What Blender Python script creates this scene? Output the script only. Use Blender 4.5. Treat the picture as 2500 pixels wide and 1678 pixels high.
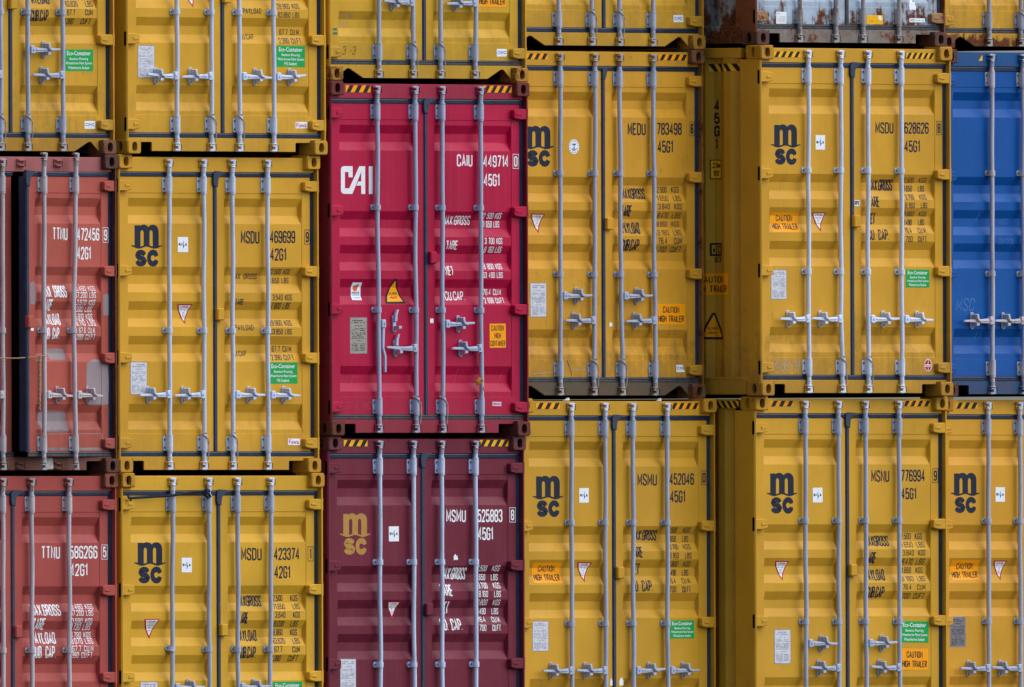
import bpy, bmesh, math, random
from mathutils import Vector, Matrix
R = math.radians
sc = bpy.context.scene
for o in list(bpy.data.objects): bpy.data.objects.remove(o)

# ---------------------------------------------------------------- camera
TH, DIST, CZ = R(48.3), 400.0, 3.68           # view yaw off the wall's normal, distance, picture-centre height
PXM = 296.0                                    # photograph pixels per metre at the picture centre
CAMZ = 1.7
eps_ = math.asin((CZ - CAMZ) / DIST)
fwd = Vector((math.sin(TH)*math.cos(eps_), math.cos(TH)*math.cos(eps_), math.sin(eps_)))
rgt = Vector((math.cos(TH), -math.sin(TH), 0))
upv = rgt.cross(fwd)
rho = 0.003
r2 = rgt*math.cos(rho) - upv*math.sin(rho); u2 = upv*math.cos(rho) + rgt*math.sin(rho)
CAM = Vector((0, 0, CZ)) - fwd*DIST
FK = PXM*DIST/2500.0                           # focal / sensor width
cd = bpy.data.cameras.new("camera"); co = bpy.data.objects.new("camera", cd); sc.collection.objects.link(co)
cd.sensor_width = 36; cd.lens = 36*FK; cd.clip_start = 1; cd.clip_end = 9000
co.matrix_world = Matrix(((r2.x, u2.x, -fwd.x, CAM.x), (r2.y, u2.y, -fwd.y, CAM.y), (r2.z, u2.z, -fwd.z, CAM.z), (0, 0, 0, 1)))
sc.camera = co
def ray(px, py): return fwd + r2*((px-1250)/2500/FK) + u2*((839-py)/2500/FK)
def atY(px, py, Y):
    d = ray(px, py); t = (Y-CAM.y)/d.y; return CAM + d*t
def atX(px, py, X):
    d = ray(px, py); t = (X-CAM.x)/d.x; return CAM + d*t

# ---------------------------------------------------------------- sky, sun, exposure
sdir = Vector((0.50, -0.62, 0.84)).normalized()
w = bpy.data.worlds.new("World"); sc.world = w; w.use_nodes = True
nt = w.node_tree; bg = nt.nodes["Background"]
sky = nt.nodes.new("ShaderNodeTexSky"); sky.sky_type = 'NISHITA'; sky.sun_disc = False
sky.sun_elevation = math.asin(sdir.z); sky.sun_rotation = math.atan2(sdir.x, sdir.y)
sky.air_density = 1.0; sky.dust_density = 1.8; sky.ozone_density = 1.0
nt.links.new(sky.outputs[0], bg.inputs[0]); bg.inputs[1].default_value = 0.10
sl = bpy.data.lights.new("sun", 'SUN'); sl.energy = 1.55; sl.angle = R(80); sl.color = (1.0, 0.985, 0.965)
so = bpy.data.objects.new("sun", sl); sc.collection.objects.link(so)
so.rotation_euler = sdir.to_track_quat('Z', 'Y').to_euler()
sc.view_settings.view_transform = 'Standard'; sc.view_settings.look = 'None'
sc.view_settings.exposure = 0.58; sc.view_settings.gamma = 1.0

# ---------------------------------------------------------------- materials
class NT:
    def __init__(s, name):
        s.m = bpy.data.materials.new(name); s.m.use_nodes = True
        s.t = s.m.node_tree; s.b = s.t.nodes["Principled BSDF"]
    def n(s, typ, **kw):
        x = s.t.nodes.new(typ)
        for k, v in kw.items():
            if k.startswith('i_'): x.inputs[int(k[2:])].default_value = v
            else: setattr(x, k, v)
        return x
    def l(s, a, b): s.t.links.new(a, b)
    def coord(s, scale=(1, 1, 1), loc=(0, 0, 0)):
        tc = s.n("ShaderNodeTexCoord"); mp = s.n("ShaderNodeMapping")
        mp.inputs['Scale'].default_value = scale; mp.inputs['Location'].default_value = loc
        s.l(tc.outputs['Object'], mp.inputs['Vector']); return mp.outputs[0]
    def noise(s, vec, scale, detail=4, rough=0.55):
        x = s.n("ShaderNodeTexNoise"); x.inputs['Scale'].default_value = scale
        x.inputs['Detail'].default_value = detail; x.inputs['Roughness'].default_value = rough
        s.l(vec, x.inputs['Vector']); return x.outputs[0]
    def ramp(s, fac, a, b, ca=(0, 0, 0, 1), cb=(1, 1, 1, 1)):
        x = s.n("ShaderNodeValToRGB"); e = x.color_ramp.elements
        e[0].position = a; e[0].color = ca; e[1].position = b; e[1].color = cb
        s.l(fac, x.inputs[0]); return x.outputs[0]
    def mix(s, fac, a, b, mode='MIX'):
        x = s.n("ShaderNodeMixRGB"); x.blend_type = mode
        for i, v in ((0, fac), (1, a), (2, b)):
            if hasattr(v, 'is_linked') or hasattr(v, 'links'): s.l(v, x.inputs[i])
            else: x.inputs[i].default_value = v if i == 0 else (*v, 1)[:4]
        return x.outputs[0]
    def math(s, op, a, b):
        x = s.n("ShaderNodeMath"); x.operation = op
        for i, v in ((0, a), (1, b)):
            if hasattr(v, 'links'): s.l(v, x.inputs[i])
            else: x.inputs[i].default_value = v
        return x.outputs[0]

_seed = [0]
def paint(name, col, rust=0.25, dirt=0.5, rough=0.42, low=0.0, dust=0.25):
    """weathered container paint: fading, vertical dirt streaks, chips and rust"""
    _seed[0] += 1; sd = _seed[0]*13.7
    M = NT(name)
    v = M.coord(loc=(sd, sd*0.3, sd*0.7)); vs = M.coord(scale=(16, 16, 0.55), loc=(sd, 0, sd))
    big = M.noise(v, 1.3, 3); mid = M.noise(v, 7, 6, 0.65); fine = M.noise(v, 45, 5, 0.7); st = M.noise(vs, 1.6, 5, 0.6)
    c2 = tuple(min(1, x*1.12+0.003) for x in col); c1 = tuple(x*0.86 for x in col)
    c = M.mix(M.ramp(big, 0.3, 0.7), c1, c2)
    pale = tuple(x*0.88+0.05*y for x, y in zip(col, (1, .95, .9)))
    c = M.mix(M.math('MULTIPLY', M.ramp(st, 0.5, 0.78), dust), c, pale)
    dk = tuple(x*0.5+0.008 for x in col)
    c = M.mix(M.math('MULTIPLY', M.ramp(M.math('MULTIPLY', M.math('ADD', st, mid), 0.5), 0.54, 0.68), dirt*0.32), c, dk)
    ru = M.mix(M.ramp(fine, 0.35, 0.65), (0.055, 0.018, 0.010), (0.19, 0.062, 0.02))
    th = 0.745 - 0.245*rust
    rf = M.math('ADD', M.math('MULTIPLY', mid, 0.62), M.math('MULTIPLY', fine, 0.38))
    mask = M.ramp(rf, th-0.03, th+0.03)
    if low > 0:                                   # rust creeping up from the sill, ragged edge
        sep = M.n("ShaderNodeSeparateXYZ"); tc = M.n("ShaderNodeTexCoord"); M.l(tc.outputs['Object'], sep.inputs[0])
        lowm = M.math('SUBTRACT', M.math('ADD', M.math('MULTIPLY', mid, 0.9), M.math('MULTIPLY', st, 0.35)), M.math('MULTIPLY', sep.outputs[2], 0.75/low))
        mask = M.math('MAXIMUM', mask, M.ramp(lowm, 0.42, 0.52))
    vr = M.coord(scale=(38, 38, 0.9), loc=(sd*2, 0, sd)); run = M.noise(vr, 1.3, 4, 0.6)       # thin rust runs
    rmask = M.math('MULTIPLY', M.ramp(run, 0.66, 0.76), M.ramp(mid, 0.46, 0.62))
    c = M.mix(M.math('MULTIPLY', rmask, min(0.75, 0.30+0.9*rust)), c, (0.16, 0.062, 0.022))
    sp2 = M.n("ShaderNodeSeparateXYZ"); tc2 = M.n("ShaderNodeTexCoord"); M.l(tc2.outputs['Object'], sp2.inputs[0])
    grime = M.math('SUBTRACT', M.math('ADD', M.math('MULTIPLY', mid, 0.9), M.math('MULTIPLY', st, 0.5)), M.math('MULTIPLY', sp2.outputs[2], 0.62))   # splashed road dirt low down
    c = M.mix(M.math('MULTIPLY', M.ramp(grime, 0.36, 0.62), 0.42*dirt), c, (0.075, 0.052, 0.035))
    scuff = M.noise(M.coord(scale=(2.2, 2.2, 9), loc=(sd, sd, 0)), 9, 6, 0.75)
    c = M.mix(M.math('MULTIPLY', M.ramp(scuff, 0.655, 0.69), 0.55), c, tuple(x*0.45+0.16 for x in col))
    halo = M.ramp(rf, th-0.10, th+0.02)
    c = M.mix(M.math('MULTIPLY', halo, 0.25), c, (0.22, 0.085, 0.025))
    c = M.mix(mask, c, ru)
    M.l(c, M.b.inputs['Base Color']); M.b.inputs['Specular IOR Level'].default_value = 0.15
    rg = M.math('ADD', M.math('MULTIPLY', mid, 0.22), rough-0.10)
    M.l(M.math('MAXIMUM', rg, M.math('MULTIPLY', mask, 0.85)), M.b.inputs['Roughness'])
    bp = M.n("ShaderNodeBump"); bp.inputs['Strength'].default_value = 0.10; bp.inputs['Distance'].default_value = 0.02
    M.l(M.math('ADD', M.math('MULTIPLY', big, 4.0), M.math('MULTIPLY', fine, 0.18)), bp.inputs['Height'])
    M.l(bp.outputs[0], M.b.inputs['Normal'])
    return M.m
def plain(name, col, rough=0.5, metal=0.0, var=0.12, scale=20, spec=None):
    M = NT(name); v = M.coord()
    nz = M.noise(v, scale, 5, 0.65)
    c = M.mix(M.ramp(nz, 0.3, 0.7), tuple(x*(1-var) for x in col), tuple(min(1, x*(1+var)) for x in col))
    M.l(c, M.b.inputs['Base Color']); M.b.inputs['Roughness'].default_value = rough; M.b.inputs['Metallic'].default_value = metal
    M.b.inputs['Specular IOR Level'].default_value = 0.15 if spec is None and 'gasket' not in name else 0.4
    if spec is not None: M.b.inputs['Specular IOR Level'].default_value = spec
    return M.m
def galv(name, col, rust=0.1, rustcol=(0.14, 0.055, 0.03)):
    _seed[0] += 1
    M = NT(name); v = M.coord(loc=(_seed[0]*3.1, 0, 0)); vz = M.coord(scale=(1, 1, 0.25), loc=(_seed[0]*3.1, 0, 0))
    a = M.noise(v, 60, 4, 0.7); b = M.noise(vz, 9, 6, 0.7)
    c = M.mix(M.ramp(a, 0.3, 0.7), tuple(x*0.90 for x in col), tuple(min(1, x*1.08) for x in col))
    c = M.mix(M.math('MULTIPLY', M.ramp(b, 0.52, 0.72), 0.60), c, tuple(x*0.5 for x in col))
    th = 0.74-0.22*rust
    m = M.ramp(b, th-0.03, th+0.06)
    c = M.mix(m, c, rustcol); M.l(c, M.b.inputs['Base Color'])
    M.b.inputs['Metallic'].default_value = 0.15
    M.l(M.math('ADD', M.math('MULTIPLY', a, 0.2), 0.36), M.b.inputs['Roughness'])
    return M.m

BLK = plain('shade_black', (0.004, 0.004, 0.006), 0.9, spec=0.02)  # near-black; paints shade into holes, slots and recesses, and colours floors and bolts
RUBBER = plain('gasket_rubber', (0.012, 0.027, 0.066), 0.38, var=0.35, scale=14)
RUBBER_OLD = plain('gasket_rubber_worn', (0.05, 0.055, 0.065), 0.6, var=0.5, scale=18)
INK_N = plain('ink_navy', (0.013, 0.02, 0.042), 0.45, var=0.15)
INK_K = plain('ink_black', (0.018, 0.017, 0.02), 0.5, var=0.15)
INK_W = plain('ink_white', (0.84, 0.86, 0.90), 0.5, var=0.05)
INK_G = plain('ink_gold', (0.46, 0.25, 0.06), 0.5, var=0.08)
INK_GR = plain('print_grey', (0.26, 0.27, 0.32), 0.6, var=0.3)
INK_F = plain('chalk_faint', (0.40, 0.38, 0.36), 0.9, var=0.4, scale=90)
INK_FD = plain('pen_faint', (0.07, 0.045, 0.02), 0.7, var=0.4, scale=90)
BLUE = plain('print_blue', (0.02, 0.12, 0.42), 0.5); CYAN = plain('print_cyan', (0.02, 0.36, 0.62), 0.5)
MAG = plain('print_magenta', (0.55, 0.02, 0.17), 0.5); RED = plain('print_red', (0.46, 0.012, 0.03), 0.5)
WHT = plain('sticker_white', (0.86, 0.91, 0.97), 0.38, var=0.05); ORG = plain('sticker_orange', (1.0, 0.37, 0.002), 0.38, var=0.05)
ORG2 = plain('tape_yellow', (0.98, 0.47, 0.006), 0.4, var=0.12)
GRN = plain('sticker_green', (0.006, 0.37, 0.075), 0.38, var=0.05)
PLATE = plain('data_plate_metal', (0.62, 0.64, 0.72), 0.45, 0.2, var=0.16, scale=40)
PLATE_O = plain('data_plate_worn', (0.36, 0.34, 0.30), 0.55, 0.1, var=0.4, scale=60)
PLATE_D = plain('data_plate_dark', (0.20, 0.19, 0.21), 0.5, 0.2, var=0.2, scale=60)
FLAME = plain('print_flame', (0.85, 0.14, 0.01), 0.5)
ROPE = plain('rope_fibre', (0.40, 0.36, 0.30), 0.9, var=0.35, scale=120)
ROPE_T = plain('rope_tan', (0.42, 0.30, 0.17), 0.9, var=0.35, scale=120)
STRAP = plain('strap_webbing', (0.012, 0.02, 0.035), 0.7, var=0.3, scale=60)
TEAL = plain('spray_teal', (0.02, 0.16, 0.17), 0.5)
PATCH = paint('bare_patch', (0.30, 0.245, 0.26), 0.22, 0.6, 0.5)
PATCH_R = paint('bare_patch_rusty', (0.30, 0.25, 0.255), 0.45, 1.0, 0.5)
INK_FR = plain('chalk_on_red', (0.50, 0.085, 0.13), 0.9, var=0.3, scale=90); INK_FB = plain('chalk_on_blue', (0.11, 0.25, 0.55), 0.9, var=0.3, scale=90)
BOLT = plain('bolt_steel', (0.15, 0.18, 0.24), 0.4, 0.5)
STEELS = {'clean': galv('galvanised_clean', (0.58, 0.67, 0.86), 0.03), 'dull': galv('galvanised_dull', (0.41, 0.475, 0.63), 0.16),
          'worn': galv('galvanised_worn', (0.36, 0.38, 0.46), 0.35), 'cream': galv('galvanised_cream', (0.54, 0.50, 0.54), 0.35, (0.24, 0.14, 0.10)),
          'white': galv('painted_white_steel', (0.66, 0.75, 0.93), 0.0), 'rust': galv('rusted_steel', (0.36, 0.34, 0.34), 0.7)}

# ---------------------------------------------------------------- mesh helpers
def link(name, me, parent, mats):
    for m in mats: me.materials.append(m)
    o = bpy.data.objects.new(name, me); sc.collection.objects.link(o)
    if parent is not None: o.parent = parent
    return o
def done(name, bm, parent, mats, smooth=False):
    me = bpy.data.meshes.new(name); bmesh.ops.recalc_face_normals(bm, faces=bm.faces[:]); bm.to_mesh(me); bm.free()
    if smooth:
        for p in me.polygons: p.use_smooth = True
        try: me.set_sharp_from_angle(angle=R(38))
        except Exception: pass
    return link(name, me, parent, mats if isinstance(mats, (list, tuple)) else [mats])
def box(bm, x0, x1, y0, y1, z0, z1, bev=0.0, mi=0):
    r = bmesh.ops.create_cube(bm, size=1.0); vs = r['verts']
    for v in vs: v.co = Vector(((x0+x1)/2+v.co.x*(x1-x0), (y0+y1)/2+v.co.y*(y1-y0), (z0+z1)/2+v.co.z*(z1-z0)))
    es = list({e for v in vs for e in v.link_edges}); fs = list({f for v in vs for f in v.link_faces})
    for f in fs: f.material_index = mi
    if bev > 0:
        q = bmesh.ops.bevel(bm, geom=es, offset=bev, segments=1, profile=0.5, affect='EDGES')
        for f in q['faces']: f.material_index = mi
def prism(bm, pts, y0, y1, bev=0.0, mi=0):
    """outline in x,z, front face at y0 (chamfered by bev), back at y1"""
    n = len(pts)
    area = sum(pts[i][0]*pts[(i+1) % n][1]-pts[(i+1) % n][0]*pts[i][1] for i in range(n))
    if area < 0: pts = pts[::-1]
    def off(p, i, d):
        a, b, c = Vector(p[i-1]), Vector(p[i]), Vector(p[(i+1) % n])
        e1 = (b-a).normalized(); e2 = (c-b).normalized(); nn = Vector((-(e1.y+e2.y), e1.x+e2.x))
        return b + (nn.normalized()*d/max(0.4, math.sqrt(max(0.1, (1+e1.dot(e2))/2))) if nn.length > 1e-6 else Vector((0, 0)))
    A = [bm.verts.new((*[off(pts, i, bev)[k] for k in (0,)], y0, off(pts, i, bev)[1])) for i in range(n)]
    B = [bm.verts.new((p[0], y0+bev, p[1])) for p in pts] if bev > 0 else None
    C = [bm.verts.new((p[0], y1, p[1])) for p in pts]
    fs = [bm.faces.new(A), bm.faces.new(C[::-1])]
    for a, b in ([(A, B), (B, C)] if B else [(A, C)]):
        for i in range(n): fs.append(bm.faces.new((a[i], b[i], b[(i+1) % n], a[(i+1) % n])))
    for f in fs: f.material_index = mi
def tube(bm, pts, r, seg=10, mi=0, sy=1.0):
    pts = [Vector(p) for p in pts]; rings = []
    rs = r if isinstance(r, (list, tuple)) else [r]*len(pts)
    for i, p in enumerate(pts):
        t = (pts[min(i+1, len(pts)-1)]-pts[max(i-1, 0)]).normalized()
        a = Vector((0, 1, 0)) if abs(t.y) < 0.9 else Vector((1, 0, 0))
        b = t.cross(a).normalized(); a = b.cross(t).normalized()
        rings.append([bm.verts.new(p + (b*math.cos(2*math.pi*k/seg) + a*sy*math.sin(2*math.pi*k/seg))*rs[i]) for k in range(seg)])
    fs = []
    for A, B in zip(rings, rings[1:]):
        for k in range(seg): fs.append(bm.faces.new((A[k], A[(k+1) % seg], B[(k+1) % seg], B[k])))
    fs.append(bm.faces.new(rings[0][::-1])); fs.append(bm.faces.new(rings[-1]))
    for f in fs: f.material_index = mi
def disc(bm, x, y, z, r, h, seg=8, mi=0):
    tube(bm, [(x, y, z), (x, y-h, z)], [r, r*0.8], seg, mi)

# ---------------------------------------------------------------- stroke lettering
def arc_rr(w=4, h=10, c=1.3): return [(0, c), (0, h-c), (c*.3, h-c*.3), (c, h), (w-c, h), (w-c*.3, h-c*.3), (w, h-c), (w, c), (w-c*.3, c*.3), (w-c, 0), (c, 0), (c*.3, c*.3)]
O_ = (arc_rr(), True)
G = {
 'A': [([(0, 0), (2, 10), (4, 0)], False), ([(.75, 3), (3.25, 3)], False)],
 'B': [([(0, 0), (0, 10), (2.7, 10), (3.7, 9.4), (3.9, 8.4), (3.9, 6.7), (3.6, 5.7), (2.8, 5.2), (0, 5.2)], False), ([(2.8, 5.2), (3.7, 4.6), (4, 3.6), (4, 1.7), (3.7, .6), (2.7, 0), (0, 0)], False)],
 'C': [([(4, 6.9), (4, 8.7), (3.6, 9.6), (2.7, 10), (1.3, 10), (.4, 9.6), (0, 8.7), (0, 1.3), (.4, .4), (1.3, 0), (2.7, 0), (3.6, .4), (4, 1.3), (4, 3.1)], False)],
 'D': [([(0, 0), (0, 10), (2.4, 10), (3.5, 9.4), (4, 8.2), (4, 1.8), (3.5, .6), (2.4, 0)], True)],
 'E': [([(4, 10), (0, 10), (0, 0), (4, 0)], False), ([(0, 5.1), (3.2, 5.1)], False)],
 'F': [([(4, 10), (0, 10), (0, 0)], False), ([(0, 5.1), (3.2, 5.1)], False)],
 'G': [([(4, 7.2), (4, 8.7), (3.6, 9.6), (2.7, 10), (1.3, 10), (.4, 9.6), (0, 8.7), (0, 1.3), (.4, .4), (1.3, 0), (2.7, 0), (3.6, .4), (4, 1.3), (4, 4.7), (2.2, 4.7)], False)],
 'H': [([(0, 0), (0, 10)], False), ([(4, 0), (4, 10)], False), ([(0, 5.1), (4, 5.1)], False)],
 'I': [([(0, 0), (0, 10)], False)],
 'K': [([(0, 0), (0, 10)], False), ([(4, 10), (.1, 4.2)], False), ([(1.3, 5.6), (4, 0)], False)],
 'L': [([(0, 10), (0, 0), (3.8, 0)], False)],
 'M': [([(0, 0), (0, 10), (2.3, 2.5), (4.6, 10), (4.6, 0)], False)],
 'N': [([(0, 0), (0, 10), (4, 0), (4, 10)], False)],
 'O': [O_], '0': [O_],
 'P': [([(0, 0), (0, 10), (2.7, 10), (3.7, 9.5), (4, 8.6), (4, 6.2), (3.7, 5.2), (2.7, 4.6), (0, 4.6)], False)],
 'R': [([(0, 0), (0, 10), (2.7, 10), (3.7, 9.5), (4, 8.6), (4, 6.4), (3.7, 5.5), (2.7, 5), (0, 5)], False), ([(2.3, 5), (4, 0)], False)],
 'S': [([(4, 7.4), (4, 8.7), (3.6, 9.6), (2.7, 10), (1.3, 10), (.4, 9.6), (0, 8.7), (0, 7), (.5, 5.9), (3.5, 4.1), (4, 3), (4, 1.3), (3.6, .4), (2.7, 0), (1.3, 0), (.4, .4), (0, 1.3), (0, 2.7)], False)],
 'T': [([(0, 10), (4, 10)], False), ([(2, 10), (2, 0)], False)],
 'U': [([(0, 10), (0, 1.3), (.4, .4), (1.3, 0), (2.7, 0), (3.6, .4), (4, 1.3), (4, 10)], False)],
 'V': [([(0, 10), (2, 0), (4, 10)], False)],
 'W': [([(0, 10), (1.2, 0), (2.4, 8), (3.6, 0), (4.8, 10)], False)],
 'X': [([(0, 0), (4, 10)], False), ([(0, 10), (4, 0)], False)],
 'Y': [([(0, 10), (2, 4.8), (4, 10)], False), ([(2, 4.8), (2, 0)], False)],
 '1': [([(0, 8), (1.6, 10), (1.6, 0)], False)],
 '2': [([(0, 7.4), (0, 8.7), (.4, 9.6), (1.3, 10), (2.7, 10), (3.6, 9.6), (4, 8.7), (4, 6.8), (3.6, 5.6), (0, 0), (4, 0)], False)],
 '3': [([(0, 7.8), (0, 8.7), (.4, 9.6), (1.3, 10), (2.7, 10), (3.6, 9.6), (4, 8.7), (4, 6.6), (3.5, 5.6), (2.5, 5.2), (1.4, 5.2)], False), ([(2.5, 5.2), (3.6, 4.7), (4, 3.7), (4, 1.3), (3.6, .4), (2.7, 0), (1.3, 0), (.4, .4), (0, 1.3), (0, 2.4)], False)],
 '4': [([(3, 0), (3, 10), (0, 2.8), (4.2, 2.8)], False)],
 '5': [([(3.8, 10), (.3, 10), (0, 5.2), (.8, 6.0), (2.4, 6.3), (3.6, 5.7), (4, 4.6), (4, 1.4), (3.6, .4), (2.7, 0), (1.3, 0), (.4, .4), (0, 1.3), (0, 2.2)], False)],
 '6': [([(4, 7.8), (4, 8.7), (3.6, 9.6), (2.7, 10), (1.3, 10), (.4, 9.6), (0, 8.7), (0, 1.3), (.4, .4), (1.3, 0), (2.7, 0), (3.6, .4), (4, 1.3), (4, 4.2), (3.6, 5.2), (2.7, 5.7), (1.3, 5.7), (0, 4.8)], False)],
 '7': [([(0, 10), (4, 10), (1.4, 0)], False)],
 '8': [([(1.3, 5.2), (.3, 5.9), (0, 6.9), (0, 8.7), (.4, 9.6), (1.3, 10), (2.7, 10), (3.6, 9.6), (4, 8.7), (4, 6.9), (3.7, 5.9), (2.7, 5.2)], True), ([(1.3, 5.2), (.3, 4.5), (0, 3.5), (0, 1.3), (.4, .4), (1.3, 0), (2.7, 0), (3.6, .4), (4, 1.3), (4, 3.5), (3.7, 4.5), (2.7, 5.2)], False)],
 '9': [([(0, 2.2), (0, 1.3), (.4, .4), (1.3, 0), (2.7, 0), (3.6, .4), (4, 1.3), (4, 8.7), (3.6, 9.6), (2.7, 10), (1.3, 10), (.4, 9.6), (0, 8.7), (0, 5.8), (.4, 4.8), (1.3, 4.3), (2.7, 4.3), (4, 5.2)], False)],
 '.': [([(0, 0), (0, .5)], False)], ',': [([(.3, .6), (0, -1.2)], False)], '-': [([(0, 4.6), (2.4, 4.6)], False)], "'": [([(0, 8), (0, 10)], False)], '"': [([(0, 8), (0, 10)], False), ([(1.2, 8), (1.2, 10)], False)],
 '/': [([(0, 0), (3, 10)], False)],
 'm': [([(0, 0), (0, 6.5)], False), ([(0, 5.4), (.8, 6.5), (1.9, 6.5), (2.4, 5.6), (2.4, 0)], False), ([(2.4, 5.4), (3.2, 6.5), (4.3, 6.5), (4.8, 5.6), (4.8, 0)], False)],
 'i': [([(0, 0), (0, 6.6)], False), ([(0, 8.6), (0, 9.8)], False)],
}
G['h'] = [([(0, 0), (0, 10)], False), ([(0, 5.2), (1, 6.5), (2.4, 6.5), (3.2, 5.4), (3.2, 0)], False)]
G['c'] = [([(3.2, 5), (2.4, 6.5), (.8, 6.5), (0, 5.2), (0, 1.3), (.8, 0), (2.4, 0), (3.2, 1.4)], False)]
def gw(ch):
    if ch == ' ': return 2.6
    return max(max(p[0] for p in st[0]) for st in G[ch])
def ribbon(pts, th, closed=False):
    P = []
    for p in pts:
        if not P or (Vector(p)-P[-1]).length > 1e-6: P.append(Vector(p))
    n = len(P); L, Rr = [], []
    for i in range(n):
        a = P[i-1] if (closed or i > 0) else None; c = P[(i+1) % n] if (closed or i < n-1) else None
        e1 = (P[i]-a).normalized() if a is not None else (c-P[i]).normalized()
        e2 = (c-P[i]).normalized() if c is not None else e1
        m = Vector((-(e1.y+e2.y), e1.x+e2.x))
        m = m.normalized() if m.length > 1e-5 else Vector((-e1.y, e1.x))
        k = th/2/max(0.42, m.dot(Vector((-e1.y, e1.x))))
        L.append(P[i]+m*k); Rr.append(P[i]-m*k)
    return [(L[i], Rr[i], Rr[(i+1) % n], L[(i+1) % n]) for i in range(n if closed else n-1)]

_bf = {}
def bfont(s):
    """builtin-font text as triangles, normalised to 0..1 in both axes"""
    if s not in _bf:
        cu = bpy.data.curves.new('t', 'FONT'); cu.body = s; cu.resolution_u = 2; cu.offset = 0.012
        ob = bpy.data.objects.new('t', cu); sc.collection.objects.link(ob)
        me = bpy.data.meshes.new_from_object(ob.evaluated_get(bpy.context.evaluated_depsgraph_get()))
        vs = [v.co.copy() for v in me.vertices]; fs = [list(p.vertices) for p in me.polygons]
        bpy.data.objects.remove(ob); bpy.data.curves.remove(cu); bpy.data.meshes.remove(me)
        x0 = min(v.x for v in vs); x1 = max(v.x for v in vs); y0 = min(v.y for v in vs); y1 = max(v.y for v in vs)
        _bf[s] = [[((vs[i].x-x0)/(x1-x0), (vs[i].y-y0)/(y1-y0)) for i in f] for f in fs]
    return _bf[s]

class Decal:
    """flat graphics in surface coordinates (a,b), cut along the surface's folds and laid on it"""
    def __init__(s, surf): s.surf = surf; s.polys = []; s.mats = []
    def mi(s, m):
        if m not in s.mats: s.mats.append(m)
        return s.mats.index(m)
    def poly(s, pts, m, ly=0): s.polys.append(([(float(p[0]), float(p[1])) for p in pts], s.mi(m), ly))
    def rect(s, B, m, ly=0): a0, a1, b0, b1 = B; s.poly([(a0, b0), (a1, b0), (a1, b1), (a0, b1)], m, ly)
    def stroke(s, pts, th, m, ly=0, closed=False):
        for q in ribbon(pts, th, closed): s.poly(q, m, ly)
    def text(s, B, txt, m, ly=0, th=0.135, slant=0.0):
        a0, a1, b0, b1 = B; h = b1-b0; t = th*h
        gap = 2.3; W = sum(gw(c) for c in txt) + gap*(len(txt)-1); sg = 1 if a1 > a0 else -1
        kx = sg*(abs(a1-a0)-t)/max(W, 0.1); ky = (h-t)/10; x = 0
        for c in txt:
            if c != ' ':
                for k, (pts, cl) in enumerate(G[c]):
                    s.stroke([(a0+sg*t/2+(x+p[0])*kx+slant*(p[1]-5)*ky, b0+t/2+p[1]*ky) for p in pts], t, m, ly+0.35*k, cl)
            x += gw(c)+gap
    def btext(s, B, txt, m, ly=0):
        a0, a1, b0, b1 = B
        for f in bfont(txt): s.poly([(a0+(a1-a0)*p[0], b0+(b1-b0)*p[1]) for p in f], m, ly)
    def ellipse(s, B, m, ly=0, n=28, k=1.0):
        a0, a1, b0, b1 = B; ca, cb = (a0+a1)/2, (b0+b1)/2
        s.poly([(ca+(a1-a0)/2*k*math.cos(2*math.pi*i/n), cb+(b1-b0)/2*k*math.sin(2*math.pi*i/n)) for i in range(n)], m, ly)
    def build(s, name, parent, label=None):
        bm = bmesh.new()
        if name == 'sticker':
            xs = [p[0] for q in s.polys for p in q[0]]; zs = [p[1] for q in s.polys for p in q[0]]
            ca, cb = (min(xs)+max(xs))/2, (min(zs)+max(zs))/2
            t = random.Random(int(ca*9973+cb*7919)).uniform(-.014, .014)
            s.polys = [([(ca+(p[0]-ca)*math.cos(t)-(p[1]-cb)*math.sin(t), cb+(p[0]-ca)*math.sin(t)+(p[1]-cb)*math.cos(t)) for p in q[0]], q[1], q[2]) for q in s.polys]
        for pts, mi, ly in s.polys:
            try:
                f = bm.faces.new([bm.verts.new((p[0], ly, p[1])) for p in pts]); f.material_index = mi
            except ValueError: pass
        for axis, vals in ((0, s.surf.abreaks), (2, s.surf.bbreaks)):
            lo = min(v.co[axis] for v in bm.verts); hi = max(v.co[axis] for v in bm.verts)
            for q in vals:
                if lo < q < hi:
                    co_ = [0, 0, 0]; co_[axis] = q; no = [0, 0, 0]; no[axis] = 1
                    bmesh.ops.bisect_plane(bm, geom=bm.verts[:]+bm.edges[:]+bm.faces[:], dist=1e-6, plane_co=co_, plane_no=no)
        for v in bm.verts: v.co = s.surf.place(v.co.x, v.co.z, 0.0014+0.0007*v.co.y)
        me = bpy.data.meshes.new(name); bm.to_mesh(me); bm.free()
        o = link(name, me, parent, s.mats)
        if label: o['label'] = label
        return o

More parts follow.
